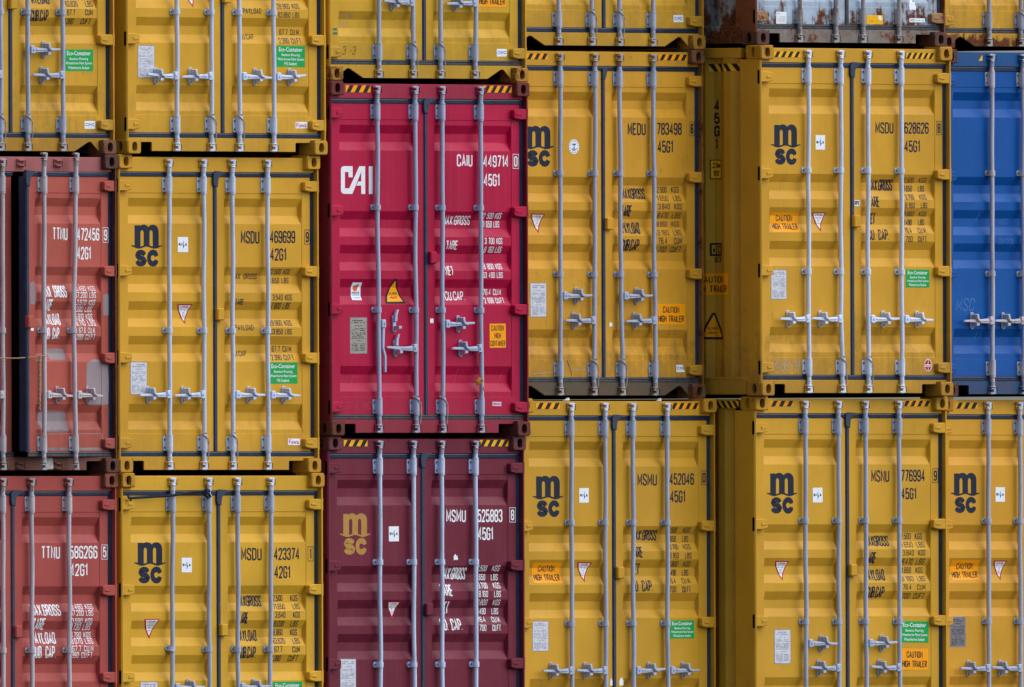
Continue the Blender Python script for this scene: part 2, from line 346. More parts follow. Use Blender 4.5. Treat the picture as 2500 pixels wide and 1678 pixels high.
# ---------------------------------------------------------------- sticker artwork (B = a0,a1,b0,b1)
def sub(B, s0, s1, t0, t1): a0, a1, b0, b1 = B; return (a0+(a1-a0)*s0, a0+(a1-a0)*s1, b0+(b1-b0)*t0, b0+(b1-b0)*t1)
def at(B, s_, t_): return (B[0]+(B[1]-B[0])*s_, B[2]+(B[3]-B[2])*t_)
def pts_(B, L): return [at(B, *p) for p in L]
def lines(D, B, rows, m, rnd, ly=1, fill=0.55):
    for i in range(rows):
        t1 = 1-(i+0.15)/rows; t0 = 1-(i+0.15+fill)/rows; x = 0.0
        while x < 0.95:
            wd = rnd.uniform(0.04, 0.14)
            if rnd.random() < 0.78: D.rect(sub(B, x, min(1, x+wd), t0, t1), m, ly)
            x += wd+rnd.uniform(0.02, 0.05)
def eco(D, B, last='Waterborne Sealant'):
    D.rect(B, GRN)
    D.btext(sub(B, .085, .91, .725, .93), 'Eco-Container', INK_W, 1)
    D.btext(sub(B, .18, .82, .47, .63), 'Bamboo Flooring', INK_W, 1)
    D.btext(sub(B, .04, .96, .27, .43), 'Waterborne Paint System', INK_W, 1)
    D.btext(sub(B, *((.28, .71) if last[0] == 'M' else (.12, .86)), .085, .225), last, INK_W, 1)
def trailer(D, B):
    D.rect(B, ORG); D.text(sub(B, .21, .79, .56, .87), 'CAUTION', INK_K, 1, .15); D.text(sub(B, .05, .95, .12, .44), 'HIGH TRAILER', INK_K, 1, .15)
def highbox(D, B):
    D.rect(B, ORG)
    for k, (t, s0, s1) in enumerate((('CAUTION', .11, .88), ('HIGH', .30, .70), ('CONTAINER', .04, .96))): D.text(sub(B, s0, s1, .70-.315*k, .93-.315*k), t, INK_K, 1, .12)
def attention(D, B, rnd):
    D.poly(pts_(B, [(0, 1), (0.5, 0), (1, 1)]), RED); D.poly(pts_(B, [(.11, .945), (.5, .15), (.89, .945)]), WHT, 1)
    D.text(sub(B, .24, .76, .81, .91), 'ATTENTION', RED, 2, .16)
    for t, s0, s1 in ((.745, .26, .74), (.67, .29, .71), (.58, .42, .58), (.50, .43, .57), (.42, .40, .60), (.35, .44, .56)): lines(D, sub(B, s0, s1, t-.02, t+.025), 1, INK_GR, rnd, 2, .8)
def rina(D, B):
    D.rect(B, WHT)
    D.text(sub(B, .09, .27, .40, .60), 'R', INK_N, 1, .26); D.text(sub(B, .33, .39, .40, .60), 'I', INK_N, 1, .28)
    D.text(sub(B, .69, .89, .40, .60), 'A', INK_N, 1, .26)
    D.poly(pts_(B, [(.56, .78), (.43, .52), (.56, .47)]), CYAN, 1); D.poly(pts_(B, [(.50, .50), (.65, .46), (.50, .22)]), BLUE, 1.5)
def cimc(D, B, torn=False):
    a = [(0, 0), (1, 0), (1, 1), (0, 1)] if not torn else [(0, 0), (1.0, 0), (.98, .18), (.80, .40), (.83, .62), (.78, 1), (0, 1)]
    D.poly(pts_(B, a), WHT)
    D.text(sub(B, .09, .92 if not torn else .80, .34, .74), 'CIMC' if not torn else 'CIM', BLUE, 1, .19)
    if not torn: lines(D, sub(B, .3, .7, .16, .24), 1, CYAN, random.Random(3), 1)
def wave_t(x): return 0.478 + 0.024*math.cos(4*math.pi*x)
def msc(D, B, m):
    N = 84
    def top(x):
        t = .985 if x < .29 else 0
        for c, hw, base, hh in ((.405, .19, .85, .15), (.70, .185, .84, .16)):
            if abs(x-c) < hw: t = max(t, base+hh*math.sqrt(1-((x-c)/hw)**2)) if x > c or c < .5 or x > .52 else max(t, base+hh*math.sqrt(1-((x-c)/hw)**2))
        return max(t, .84)
    def bot(x):
        for c in (.355, .645):
            if abs(x-c) < .052: return .80+.07*math.sqrt(1-((x-c)/.052)**2)
        return None
    xs = sorted(set([.117+(.886-.117)*i/N for i in range(N+1)]+[.303, .407, .593, .697]))
    for x0, x1 in zip(xs, xs[1:]):
        xm = (x0+x1)/2; b = bot(xm)
        if b is None: b0, b1 = wave_t(x0), wave_t(x1)
        else: b0 = bot(min(max(x0, .3031), .9)) or b; b1 = bot(x1-1e-6) or b; b0 = bot(x0+1e-6) or b
        D.poly(pts_(B, [(x0, b0), (x1, b1), (x1, top(x1-1e-6)), (x0, top(x0+1e-6))]), m)
    for i in range(40):
        x0, x1 = i/40, (i+1)/40
        def tk(x): return .021*min(1, 5*min(x, 1-x)+.45)
        D.poly(pts_(B, [(x0, wave_t(x0)-tk(x0)), (x1, wave_t(x1)-tk(x1)), (x1, wave_t(x1)+tk(x1)), (x0, wave_t(x0)+tk(x0))]), m, 0.5)
    wd = B[1]-B[0]; th = .107*wd
    S = [(.97, .76), (.88, .90), (.68, .985), (.5, 1), (.3, .985), (.1, .89), (.03, .74), (.12, .62), (.35, .54), (.65, .47), (.9, .38), (1, .25), (.92, .11), (.72, .02), (.5, 0), (.28, .02), (.08, .11), (0, .26)]
    C = [(1, .66), (.95, .82), (.8, .95), (.55, 1), (.3, .96), (.1, .82), (0, .62), (0, .40), (.1, .18), (.3, .04), (.55, 0), (.8, .05), (.95, .18), (1, .34)]
    D.stroke([at(B, .19+.25*x, .072+.272*y) for x, y in S], th*1.04, m); D.stroke([at(B, .575+.24*x, .072+.272*y) for x, y in C], th*1.12, m)
def cai(D, B):
    for L in ([(0, .10), (.03, .03), (.10, 0), (.10, .21), (.125, .21), (.125, .80), (.10, .80), (.10, 1), (.03, .97), (0, .90)],
              [(.10, .79), (.24, .79), (.24, .60), (.37, .60), (.37, 1), (.10, 1)],
              [(.10, 0), (.36, 0), (.26, .20), (.10, .20)],
              [(.26, .20), (.36, 0), (.64, .80), (.64, 1), (.58, 1)],
              [(.64, 0), (.765, 0), (.765, 1), (.64, 1), (.64, .45), (.55, .45), (.48, .30), (.64, .30)],
              [(.88, 0), (1, 0), (1, 1), (.88, 1)]):
        D.poly(pts_(B, L), INK_W)
def plate(D, B, m, rnd):
    pr = INK_GR if m is PLATE else INK_K
    D.rect(B, INK_GR, -0.4); e = (B[1]-B[0])*.025
    C = (B[0]+e, B[1]-e, B[2]+e, B[3]-e); D.rect(C, m, 0.4)
    for a, b, c, d, n in ((.12, .9, .84, .95, 2), (.28, .7, .76, .80, 1), (.08, .55, .64, .71, 2), (.6, .92, .62, .72, 2), (.08, .92, .40, .60, 5), (.3, .7, .33, .37, 1), (.07, .52, .04, .30, 7), (.58, .9, .05, .28, 5)):
        lines(D, sub(C, a, b, c, d), n, pr, rnd, 1.2, .5)
def tape(D, B, n=4, m=None):
    m = m or ORG2; a0, a1, b0, b1 = B; D.rect(B, m); p = (a1-a0)/n; w_ = p*.5; sl = (b1-b0)*.75
    for k in range(-1, n+1):
        x = a0+k*p+p*.28
        q = []
        for (xx, bb) in ((x-sl/2, b0), (x-sl/2+w_, b0), (x+sl/2+w_, b1), (x+sl/2, b1)): q.append((xx, bb))
        out = q                                        # clip to the tape's ends
        for lim, sg in ((a0, 1), (a1, -1)):
            res = []
            for i in range(len(out)):
                A, Bp = out[i-1], out[i]; ia = (A[0]-lim)*sg >= 0; ib = (Bp[0]-lim)*sg >= 0
                if ia != ib: t = (lim-A[0])/(Bp[0]-A[0]); res.append((lim, A[1]+t*(Bp[1]-A[1])))
                if ib: res.append(Bp)
            out = res
            if not out: break
        if len(out) >= 3: D.poly(out, INK_K, 1)
def superheavy(D, B):
    def tri(k): return [(.5-.5*k+.0, .5-.5*k), (.5+.5*k, .5-.5*k), (.5+.06*k, .5+.5*k), (.5-.06*k, .5+.5*k)]
    D.poly(pts_(B, [(.0, .05), (.06, 0), (.94, 0), (1, .05), (.56, .98), (.5, 1), (.44, .98)]), INK_K)
    D.poly(pts_(B, [(.11, .085), (.89, .085), (.51, .90), (.49, .90)]), ORG, 1)
    D.btext(sub(B, .31, .69, .36, .45), 'SUPER', INK_K, 2); D.btext(sub(B, .32, .68, .20, .29), 'HEAVY', INK_K, 2)

# ---------------------------------------------------------------- container anatomy
FACE, REC, CAP = 0.065, 0.034, 0.012
U_, G96, G86 = 0.0695, (.357, 1.061, 1.338, 1.6155, 2.326), (.355, .9146, 1.196, 1.477, 2.030)
LEN = 12.19
class Surf: pass
class Door(Surf):
    """front plane of one door leaf (a = x, b = z in container space) with its pressed grooves"""
    def __init__(s, H, k, pl, pr, zb, zt, nine):
        s.pl, s.pr, s.zb, s.zt = pl, pr, zb, zt
        s.gr = []
        for g in (G96 if nine else G86):
            z = H-g*k; s.gr.append((z, z-U_*k, z-2*U_*k, z-3*U_*k))
        s.bbreaks = sorted([q for g in s.gr for q in g]+[zb, zt]); s.abreaks = [pl, pl+.004, pl+CAP, pr-CAP, pr-.004, pr]
    def prof(s, z):
        for a, b, c, d in s.gr:
            if d <= z <= a:
                if z > b: return REC*(a-z)/(a-b)
                return REC if z > c else REC*(z-d)/(c-d)
        return 0.0
    def dep(s, x, z):
        if not (s.pl <= x <= s.pr and s.zb <= z <= s.zt): return 0.0
        f = min(1, (x-s.pl)/CAP, (s.pr-x)/CAP)
        return .004*min(1, (x-s.pl)/.004, (s.pr-x)/.004) + s.prof(z)*max(0, f)
    def place(s, a, b, e): return Vector((a, FACE+s.dep(a, b)-e, b))
class Flat(Surf):
    def __init__(s, y): s.y = y; s.abreaks = s.bbreaks = []
    def place(s, a, b, e): return Vector((a, s.y-e, b))
SIDE = [(0.0, .052), ]
def side_breaks(L):
    """(y, x) outline of the corrugated side wall, front to back"""
    out = [(.24, .018), (.285, .050)]; y = .285
    while y < L-.60:
        for dy, x in ((.068, .014), (.072, .014), (.068, .050), (.070, .050)):
            y += dy; out.append((y, x))
    out += [(L-.285, .05), (L-.24, .018)]
    return out
SB = side_breaks(LEN)
class Rail(Surf):
    abreaks = bbreaks = []
    def place(s, a, b, e): return Vector((.006-e, a, b))
class Side(Surf):
    """left side wall (a = y, b = z)"""
    def __init__(s): s.abreaks = [y for y, x in SB[:24]]; s.bbreaks = []
    def place(s, a, b, e):
        for (y0, x0), (y1, x1) in zip(SB, SB[1:]):
            if y0 <= a <= y1: return Vector((x0+(x1-x0)*(a-y0)/(y1-y0)-e, a, b))
        return Vector((.018-e, a, b))

def casting(name, parent, W, H, right, top, mats):
    """ISO corner casting with oval holes in its end and side faces"""
    w_, h_, d_ = .162, .118, .178; z0 = H-h_ if top else 0.0
    bm = bmesh.new(); N = 32
    def face(fx, dark_depth, aw, ah, ra, rb, hb):
        """rounded-rectangle ring with a hole; fx maps (a,b,depth) to 3D"""
        outer, outer2, hole, inner = [], [], [], []
        for i in range(N):
            t = 2*math.pi*(i+.5)/N; c, s_ = math.cos(t), math.sin(t)
            def rr(hw, hh, p=7): q = (abs(c/hw)**p+abs(s_/hh)**p)**(-1/p); return q*c, q*s_
            a, b = rr(aw/2, ah/2, 14); outer2.append(bm.verts.new(fx(a+aw/2, b+ah/2, .010)))
            a, b = rr(aw/2-.007, ah/2-.007, 10); outer.append(bm.verts.new(fx(a+aw/2, b+ah/2, 0)))
            a, b = rr(ra, rb, 2.6); hole.append(bm.verts.new(fx(a+aw/2, b+hb, 0))); inner.append(bm.verts.new(fx(a+aw/2, b+hb, dark_depth)))
        for A, B_, mi in ((outer2, outer, 0), (outer, hole, 0), (hole, inner, 0)):
            for i in range(N):
                f = bm.faces.new((A[i], A[(i+1) % N], B_[(i+1) % N], B_[i])); f.material_index = mi; f.smooth = False
        f = bm.faces.new(inner); f.material_index = 1  # back of the hole coloured black for the shade inside it
        return outer2
    sx = (lambda x: W-x) if right else (lambda x: x)
    hz = h_/2
    face(lambda a, b, dd: Vector((sx(a), dd, z0+b)), .045, w_, h_, .031, .039, hz)
    face(lambda a, b, dd: Vector((sx(dd), a, z0+b)), .040, d_, h_, .024, .043, hz)
    # closed core just inside the two ring faces, as the casting's other walls
    e = .0095
    x0, x1 = sorted((sx(e), sx(w_)))
    vs = [bm.verts.new(Vector((x, y, z))) for x in (x0, x1) for y in (e, d_) for z in (z0+.0005, z0+h_-.0005)]
    I = lambda i, j, k: vs[i*4+j*2+k]
    fs = [((0, 0, 0), (1, 0, 0), (1, 1, 0), (0, 1, 0)), ((0, 0, 1), (1, 0, 1), (1, 1, 1), (0, 1, 1)), ((0, 1, 0), (1, 1, 0), (1, 1, 1), (0, 1, 1))]
    fs.append(((0, 0, 0), (0, 1, 0), (0, 1, 1), (0, 0, 1)) if right else ((1, 0, 0), (1, 1, 0), (1, 1, 1), (1, 0, 1)))
    for q in fs: bm.faces.new([I(*c) for c in q])
    me = bpy.data.meshes.new(name); bmesh.ops.recalc_face_normals(bm, faces=bm.faces[:]); bm.to_mesh(me); bm.free()
    return link(name, me, parent, mats)

def post(name, parent, W, H, right, m):
    out = [(.008, .040), (.010, .028), (.020, .019), (.026, .019), (.026, .085), (.075, .085), (.075, .24), (.008, .24)]
    if right: out = [(.006, .028), (.009, .018), (.024, .018), (.024, .085), (.075, .085), (.075, .24), (.006, .24)]
    bm = bmesh.new(); z0, z1 = .1175, H-.1175
    A = [bm.verts.new(((W-x if right else x), y, z0)) for x, y in out]; B = [bm.verts.new(((W-x if right else x), y, z1)) for x, y in out]
    n = len(out)
    for i in range(n): bm.faces.new((A[i], A[(i+1) % n], B[(i+1) % n], B[i]))
    bm.faces.new(A); bm.faces.new(B[::-1])
    return done(name, bm, parent, m)

def door_leaf(parent, D, u0, u1, z0, z1, m):
    us = [u0, D.pl, D.pl+.004, D.pl+CAP, D.pr-CAP, D.pr-.004, D.pr, u1]
    zs = [z0, D.zb, D.zb+.004]+[q for q in D.bbreaks if D.zb+.01 < q < D.zt-.01]+[D.zt-.004, D.zt, z1]
    bm = bmesh.new(); nu, nz = len(us), len(zs)
    V = []
    for i, u in enumerate(us):
        col = []
        for j, z in enumerate(zs):
            y = FACE
            if 2 <= i <= 5 and 2 <= j <= nz-3:
                y += .004+(D.prof(z) if 3 <= i <= 4 else 0)
            col.append(bm.verts.new((u, y, z)))
        V.append(col)
    for i in range(nu-1):
        for j in range(nz-1): bm.faces.new((V[i][j], V[i+1][j], V[i+1][j+1], V[i][j+1]))
    rim = [V[i][0] for i in range(nu)]+[V[nu-1][j] for j in range(1, nz)]+[V[i][nz-1] for i in range(nu-2, -1, -1)]+[V[0][j] for j in range(nz-2, 0, -1)]
    bk = [bm.verts.new((v.co.x, FACE+.052, v.co.z)) for v in rim]
    n = len(rim)
    for i in range(n): bm.faces.new((rim[i], rim[(i+1) % n], bk[(i+1) % n], bk[i]))
    bm.faces.new(bk[::-1])
    return done('door', bm, parent, m)

def strip(bm, x0, x1, z0, z1, y, horiz):
    """ribbed rubber seal strip: raised lips with a hollow between"""
    if horiz:
        h = z1-z0; P = [(z0, y+.012), (z0+.12*h, y+.001), (z0+.36*h, y), (z0+.47*h, y+.005), (z0+.60*h, y+.005), (z0+.70*h, y-.002), (z0+.90*h, y), (z1, y+.012)]
        f = lambda t, q: ((x0, q, t), (x1, q, t))
    else:
        h = x1-x0; P = [(x0, y+.012), (x0+.2*h, y), (x0+.45*h, y+.003), (x0+.8*h, y), (x1, y+.012)]
        f = lambda t, q: ((t, q, z0), (t, q, z1))
    rows = [[bm.verts.new(c) for c in f(t, q)] for t, q in P]
    for A, B in zip(rows, rows[1:]): bm.faces.new((A[0], A[1], B[1], B[0]))
    bm.faces.new([r[0] for r in rows]); bm.faces.new([r[1] for r in rows][::-1])

def make_container(s):
    rnd = random.Random(s['id'])
    Y0 = s['Y']; xl, xr, yt, yb = s['box']
    bl = atY(xl, yb, Y0); tr = atY(xr, yt, Y0)
    X0, Z0, W, H = bl.x, bl.z, tr.x-bl.x, tr.z-bl.z
    if s.get('z0') is not None: Z0 = s['z0']; H = tr.z-Z0
    s['top'] = Z0+H
    ku = W/2.438; k = H/(2.896 if s['nine'] else 2.591); nine = s['nine']
    root = bpy.data.objects.new(s.get('name', 'shipping_container'), None); sc.collection.objects.link(root)
    root.location = (X0, Y0, Z0); root['label'] = s['label']; root['category'] = 'container'; root['group'] = 'stacked shipping containers'
    s['root'] = root; s['W'] = W; s['H'] = H
    m = s['paint']; mc = s.get('cpaint', m); mh = s.get('hpaint', m); ms = s.get('spaint', mh)
    st = STEELS[s.get('steel', 'dull')]; st_end = STEELS[s.get('ends', s.get('steel', 'dull'))]
    def px2(px, py, y): p = atY(px, py, Y0+y); return p.x-X0, p.z-Z0
    # --- frame
    for right in (0, 1):
        post('corner_post', root, W, H, right, s.get('ppaint', m))
        for top in (0, 1): casting('corner_casting', root, W, H, right, top, [mc, BLK])
    zs1 = .175*k; zt1 = H-.183*k; zg0 = .1325*k; zg1 = H-.143*k
    bm = bmesh.new(); box(bm, .1625 if 0 else .030, W-.030, .048, .20, zg1, H-.022, .004)
    header = done('door_header', bm, root, mh)
    # sill with its lifting recesses
    bm = bmesh.new(); zb_ = .024; zt_ = zg0; a0, a1 = .030, W-.030
    if s['sill'] == 'tri':
        L = [(a0, zt_), (a0, .10), (.165, .10), (.165, .052), (.255, .098), (.275, .104), (.295, .100), (.46, zb_), (W-.46, zb_), (W-.295, .100), (W-.275, .104), (W-.255, .098), (W-.165, zb_+.001), (W-.165, .10), (a1, .10), (a1, zt_)]
    else:
        L = [(a0, zt_), (a0, .119), (.165, .119), (.165, .098), (.335, .098), (.345, .090), (.345, zb_), (W-.345, zb_), (W-.345, .090), (W-.335, .098), (W-.165, .098), (W-.165, .119), (a1, .119), (a1, zt_)]
    prism(bm, L, .050, .062, 0.002)
    box(bm, .165, W-.165, .0625, .20, .100, zt_, 0)
    done('door_sill', bm, root, ms)
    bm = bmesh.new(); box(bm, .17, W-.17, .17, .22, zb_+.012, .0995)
    done('sill_shade_block', bm, root, BLK)  # solid black block painting the shade behind the sill openings
    # --- walls, roof, floor
    for right in (0, 1):
        bm = bmesh.new(); fx = (lambda x: W-x) if right else (lambda x: x)
        z0, z1 = .145, H-.095
        A = [bm.verts.new((fx(x), y, z0)) for y, x in SB]; B = [bm.verts.new((fx(x), y, z1)) for y, x in SB]
        for i in range(len(A)-1): bm.faces.new((A[i], A[i+1], B[i+1], B[i]))
        wall = done('side_wall', bm, root, s.get('wpaint', m))
        bm = bmesh.new()
        x0, x1 = sorted((fx(.006), fx(.07))); box(bm, x0, x1, .2405, LEN-.24, H-.104, H-.022, .004); done('top_rail', bm, root, s.get('wpaint', m))
        bm = bmesh.new(); box(bm, x0, x1, .182, LEN-.24, .012, .154, .004)
        box(bm, min(fx(.004), fx(.05)), max(fx(.004), fx(.05)), .186, LEN-.3, .136, .158, .003); done('bottom_rail', bm, root, s.get('wpaint', m))
        if not right: side = wall
    bm = bmesh.new(); box(bm, .072, W-.072, .21, LEN, H-.055, H-.028); done('roof', bm, root, m)
    bm = bmesh.new(); box(bm, .072, W-.072, .23, LEN, .13, .16); done('floor', bm, root, BLK)
    bm = bmesh.new(); box(bm, .01, W-.01, LEN-.239, LEN-.10, .012, H-.02); done('end_wall', bm, root, m)
    # --- doors
    pb, ptop = .316*k, H-.3125*k
    half = W/2
    leaves = []
    for right in (0, 1):
        u0, u1 = (.0635*ku, half-.016) if not right else (half+.016, W-.0635*ku)
        pl, pr = (.169*ku, 1.107*ku) if not right else (W-1.107*ku, W-.158*ku)
        D = Door(H, k, pl, pr, pb, ptop, nine); D.u0, D.u1 = u0, u1
        lf = door_leaf(root, D, u0, u1, zs1, zt1, s.get('dpaint', m)); leaves.append((lf, D))
    ajar = s.get('ajar')
    if ajar:
        piv = Vector((leaves[1][1].u1, FACE+.03, 0))
        leaves[1][0].matrix_local = Matrix.Translation(piv) @ Matrix.Rotation(R(ajar), 4, 'Z') @ Matrix.Translation(-piv)
    rub = s.get('rub', RUBBER); rubb = s.get('rubb', rub)
    for right in (0, 1):
        lf, D = leaves[right]
        bm = bmesh.new(); g = FACE-.008
        a, b = (.028, half) if not right else (half, W-.028)
        if ajar and right: a = D.u0-.01
        strip(bm, a, b, zt1+.0005, zg1+.001, g, True)
        a2, b2 = (D.u0-.040, D.u0-.0005) if not right else (D.u1+.0005, D.u1+.040)
        strip(bm, a2, b2, zs1, zt1, g, False)
        if right:
            strip(bm, half-.0235, half+.0235, zs1-.004, zt1-.07 if not s.get('slimseal') else zt1-.06, g-.004, False)
            if not s.get('slimseal'):
                prism(bm, [(half-.024, zt1-.075), (half+.023, zt1-.08), (half+.030, zt1-.012), (half+.085, zt1+.030), (half+.11, zg1+.004), (half-.02, zg1+.012), (half-.034, zt1+.02), (half-.036, zt1-.045)], g-.013, g+.02, .004)
            else:
                prism(bm, [(half-.018, zt1-.07), (half+.018, zt1-.07), (half+.05, zt1+.02), (half+.05, zg1+.012), (half-.02, zt1+.02)], g-.010, g+.02, .003)
        done('door_gasket', bm, lf, rub, True)
        bm = bmesh.new(); strip(bm, a, b, zg0-.001, zs1-.0005, g, True); done('door_gasket', bm, lf, rubb, True)
        if ajar and right:                          # the free edge's seal shows when the leaf stands open
            bm = bmesh.new(); box(bm, D.u0-.030, D.u0-.001, FACE-.004, FACE+.075, zs1, zt1, .006); done('door_gasket', bm, lf, rub)
    # lock box over the meeting edge
    if s.get('lockbox', True):
        lf, D = leaves[1]
        p = px2(*s['lockpx'], FACE) if 'lockpx' in s else (half, H*.475)
        bm = bmesh.new(); box(bm, p[0]-.034, p[0]+.050, FACE-.042, FACE+.001, p[1]-.052, p[1]+.048, .008)
        done('lock_cover', bm, lf, s.get('dpaint', m))
    # --- hinges
    offs = [.262, 1.060, 1.862, 2.662] if nine else [.255, .949, 1.655, 2.350]
    for right in (0, 1):
        lf = leaves[right][0]
        for z_ in offs:
            z = H-z_*k; bm = bmesh.new(); f = (lambda x: W-x) if right else (lambda x: x)
            hx = .004 if right else .016
            prism(bm, [(f(hx), z-.044), (f(.10), z-.044), (f(.165), z-.034), (f(.172), z-.024), (f(.172), z+.030), (f(.165), z+.037), (f(.10), z+.044), (f(hx), z+.044)], .020, .0635 if right else .042, .006)
            if not right: prism(bm, [(.064, z-.040), (.164, z-.032), (.164, z+.034), (.064, z+.040)], .0425, .0645)
            prism(bm, [(f(.09), z-.012), (f(.15), z-.006), (f(.15), z+.006), (f(.09), z+.012)], .0145, .0205, .003)
            hb = .0035 if right else .019
            tube(bm, [(f(hb), .034, z-.050), (f(hb), .034, z+.050)], .011, 8)
            done('hinge', bm, lf, s.get('gpaint', s.get('dpaint', m)))
            if not right:
                bm = bmesh.new(); box(bm, .0055, .0092, .026, .047, z-.056, z+.056); done('hinge_slot_shade', bm, root, BLK)  # black block on the post, painted shade of the hinge cutout
    # --- locking rods
    hand = s['hand']
    fixr = (lambda q: ajar_px(s, q)) if ajar else (lambda q: q)
    for i, rx in enumerate(s['rods']):
        right = i >= 2; lf, D = leaves[right]
        if rx is None: continue
        ya = FACE-.036
        xs = [px2(fixr(q) if right else q, yq, ya)[0] for q, yq in rx]
        zk = [px2(q, yq, ya)[1] for q, yq in rx]
        def xat(z):
            if z >= zk[0]: return xs[0]
            for (z0, x0), (z1, x1) in zip(zip(zk, xs), zip(zk[1:], xs[1:])):
                if z <= z0 and z >= z1: return x0+(x1-x0)*(z0-z)/(z0-z1)
            return xs[-1]
        ztop, zbot = H-.092*k, .078*k
        if ajar and right: ztop += .05; zbot += .0
        bm = bmesh.new(); n = 26; pts = []
        for j in range(n+1):
            z = zbot+(ztop-zbot)*j/n; edge = min(1, 4*j/n, 4*(n-j)/n)
            pts.append((xat(z)+.003*math.sin(j*.7+i*2+s['id'])*edge, ya+.002*math.sin(j*.5+i), z))
        tube(bm, pts, .0192, 12)
        rod = done('locking_rod', bm, lf, st, True)
        # cam ends
        for top in (1, 0):
            z = ztop if top else zbot; sg = 1 if top else -1; x = xat(z); bm = bmesh.new()
            tube(bm, [(x, ya, z-sg*.045), (x, ya, z-sg*.016), (x, ya, z-sg*.008), (x, ya, z+sg*.004)], [.020, .021, .028, .020], 10)
            d = -1 if i % 2 == 0 or not top else 1
            tube(bm, [(x, ya, z-sg*.052), (x, ya, z-sg*.044)], [.022, .022], 10)
            prism(bm, [(x-.022, z+sg*.002), (x+.024, z), (x+.028, z+sg*.052), (x-.004, z+sg*.056), (x-.042, z+sg*.053), (x-.042, z+sg*.040), (x-.008, z+sg*.037), (x-.006, z+sg*.016), (x-.036, z+sg*.013)], ya-.020, ya+.012, .004)
            done('cam_end', bm, rod, st_end, False)
            bm = bmesh.new(); x2 = x if not (ajar and right) else x-.13
            zc = z+sg*.020 if not (ajar and right and top) else z-.03
            for zz in (zc-.026, zc+.014): prism(bm, [(x2-.036, zz), (x2+.040, zz), (x2+.050, zz+.008), (x2+.040, zz+.014), (x2-.036, zz+.014)], .012, .048, .003)
            box(bm, x2-.040, x2+.046, .036, .049, zc-.034, zc+.036, .003)
            tube(bm, [(x2+.034, .010, zc-.024), (x2+.034, .010, zc+.024)], .008, 6)
            done('cam_keeper', bm, root, s.get('kpaint', ms if not top else mh))
        # brackets
        def bracket(z, h, tilt=0.0):
            x = xat(z); bm = bmesh.new()
            r_ = .012
            Lp = [(x-.050, z-h/2+r_), (x-.050+r_*.7, z-h/2), (x+.042, z-h/2), (x+.048, z-h/2+r_*.6), (x+.048, z+h/2-r_*.6), (x+.042, z+h/2), (x-.050+r_*.7, z+h/2), (x-.050, z+h/2-r_)]
            prism(bm, Lp, FACE-.010, FACE+.006, .002)
            seg = 9; rows = []
            for q in range(seg):
                t = math.pi*q/(seg-1); xx = x+.031*math.cos(t); yy = ya+.010-.036*math.sin(t)
                rows.append((bm.verts.new((xx, yy if 0 < q < seg-1 else FACE-.009, z-h/2+.001)), bm.verts.new((xx, yy if 0 < q < seg-1 else FACE-.009, z+h/2-.001))))
            for A, B in zip(rows, rows[1:]): bm.faces.new((A[0], B[0], B[1], A[1]))
            bm.faces.new([r[0] for r in rows][::-1]); bm.faces.new([r[1] for r in rows])
            nb = (z-h/2+.026, z+h/2-.026) if h > .08 else (z,)
            for zz in nb:
                disc(bm, x-.036, FACE-.009, zz, .0105, .007, 8, 2); disc(bm, x+.040, FACE-.009, zz, .0085, .004, 6, 1)
            if h > .08:
                for zz in (z-h/2-.007, z+h/2+.007): tube(bm, [(x, ya, zz-.006), (x, ya, zz+.006)], .026, 12)
            if tilt: bmesh.ops.rotate(bm, cent=(x, FACE, z), matrix=Matrix.Rotation(tilt, 3, 'Y'), verts=bm.verts[:])
            done('rod_bracket', bm, lf, [st, BLK, BOLT], True)
        tp = .247*k
        bracket(H-tp, .118*k)
        bracket(.239*k, .118*k)
        for off in ((1.030, 1.868) if nine else (1.432,)): bracket(H-off*k, .046, R(24) if s.get('twist') == i else 0)
        # handle: direction, height above the container's base
        hd = hand[i]
        if hd:
            dr, hz, state = hd; z = hz*k; x = xat(z); yl = ya-.020
            bm = bmesh.new()
            x0, x1 = sorted((x+dr*.010, x+dr*.062)); box(bm, x0, x1, yl-.012, yl+.026, z-.034, z+.034, .006)
            tube(bm, [(x+dr*.042, yl-.011, z), (x+dr*.042, yl-.019, z)], [.011, .009], 8)
            if state == 'hang':
                Lp = [(x+dr*.026, z-.030), (x+dr*.056, z-.030), (x+dr*.050, z-.15), (x+dr*.046, z-.20), (x+dr*.072, z-.26), (x+dr*.072, z-.40), (x+dr*.052, z-.40), (x+dr*.050, z-.27), (x+dr*.024, z-.20)]
                prism(bm, Lp, yl-.004, yl+.014, .003)
            else:
                e = rnd.uniform(-.012, .012)+s.get('droop', 0)*dr*0
                Lp = [(x+dr*.056, z-.024), (x+dr*.056, z+.020), (x+dr*.15, z+.013), (x+dr*.22, z+.012+e*.3), (x+dr*.375, z+.009+e), (x+dr*.38, z-.008+e), (x+dr*.25, z-.014+e*.4), (x+dr*.15, z-.021)]
                prism(bm, Lp, yl-.002, yl+.016, .004)
                prism(bm, [(x+dr*.08, z-.006), (x+dr*.20, z-.004), (x+dr*.20, z+.004), (x+dr*.08, z+.006)], yl-.008, yl-.001, .002)
            done('door_handle', bm, rod, st)
            # catch plate on the door
            cx = x+dr*(.225 if not s.get('catch') else s['catch']); bm = bmesh.new()
            if 'catchpx' in s and i in s['catchpx']: cx = px2(*s['catchpx'][i], FACE)[0]
            prism(bm, [(cx-.021+.021*(1-math.cos(t)), z+(.050 if math.sin(t) >= 0 else -.050)+.021*math.sin(t)) for t in [math.pi*q/7 for q in range(14)]], FACE-.012, FACE+.003, .003)
            disc(bm, cx, FACE-.011, z+.054, .010, .006, 8, 1); disc(bm, cx, FACE-.011, z-.054, .010, .006, 8, 1)
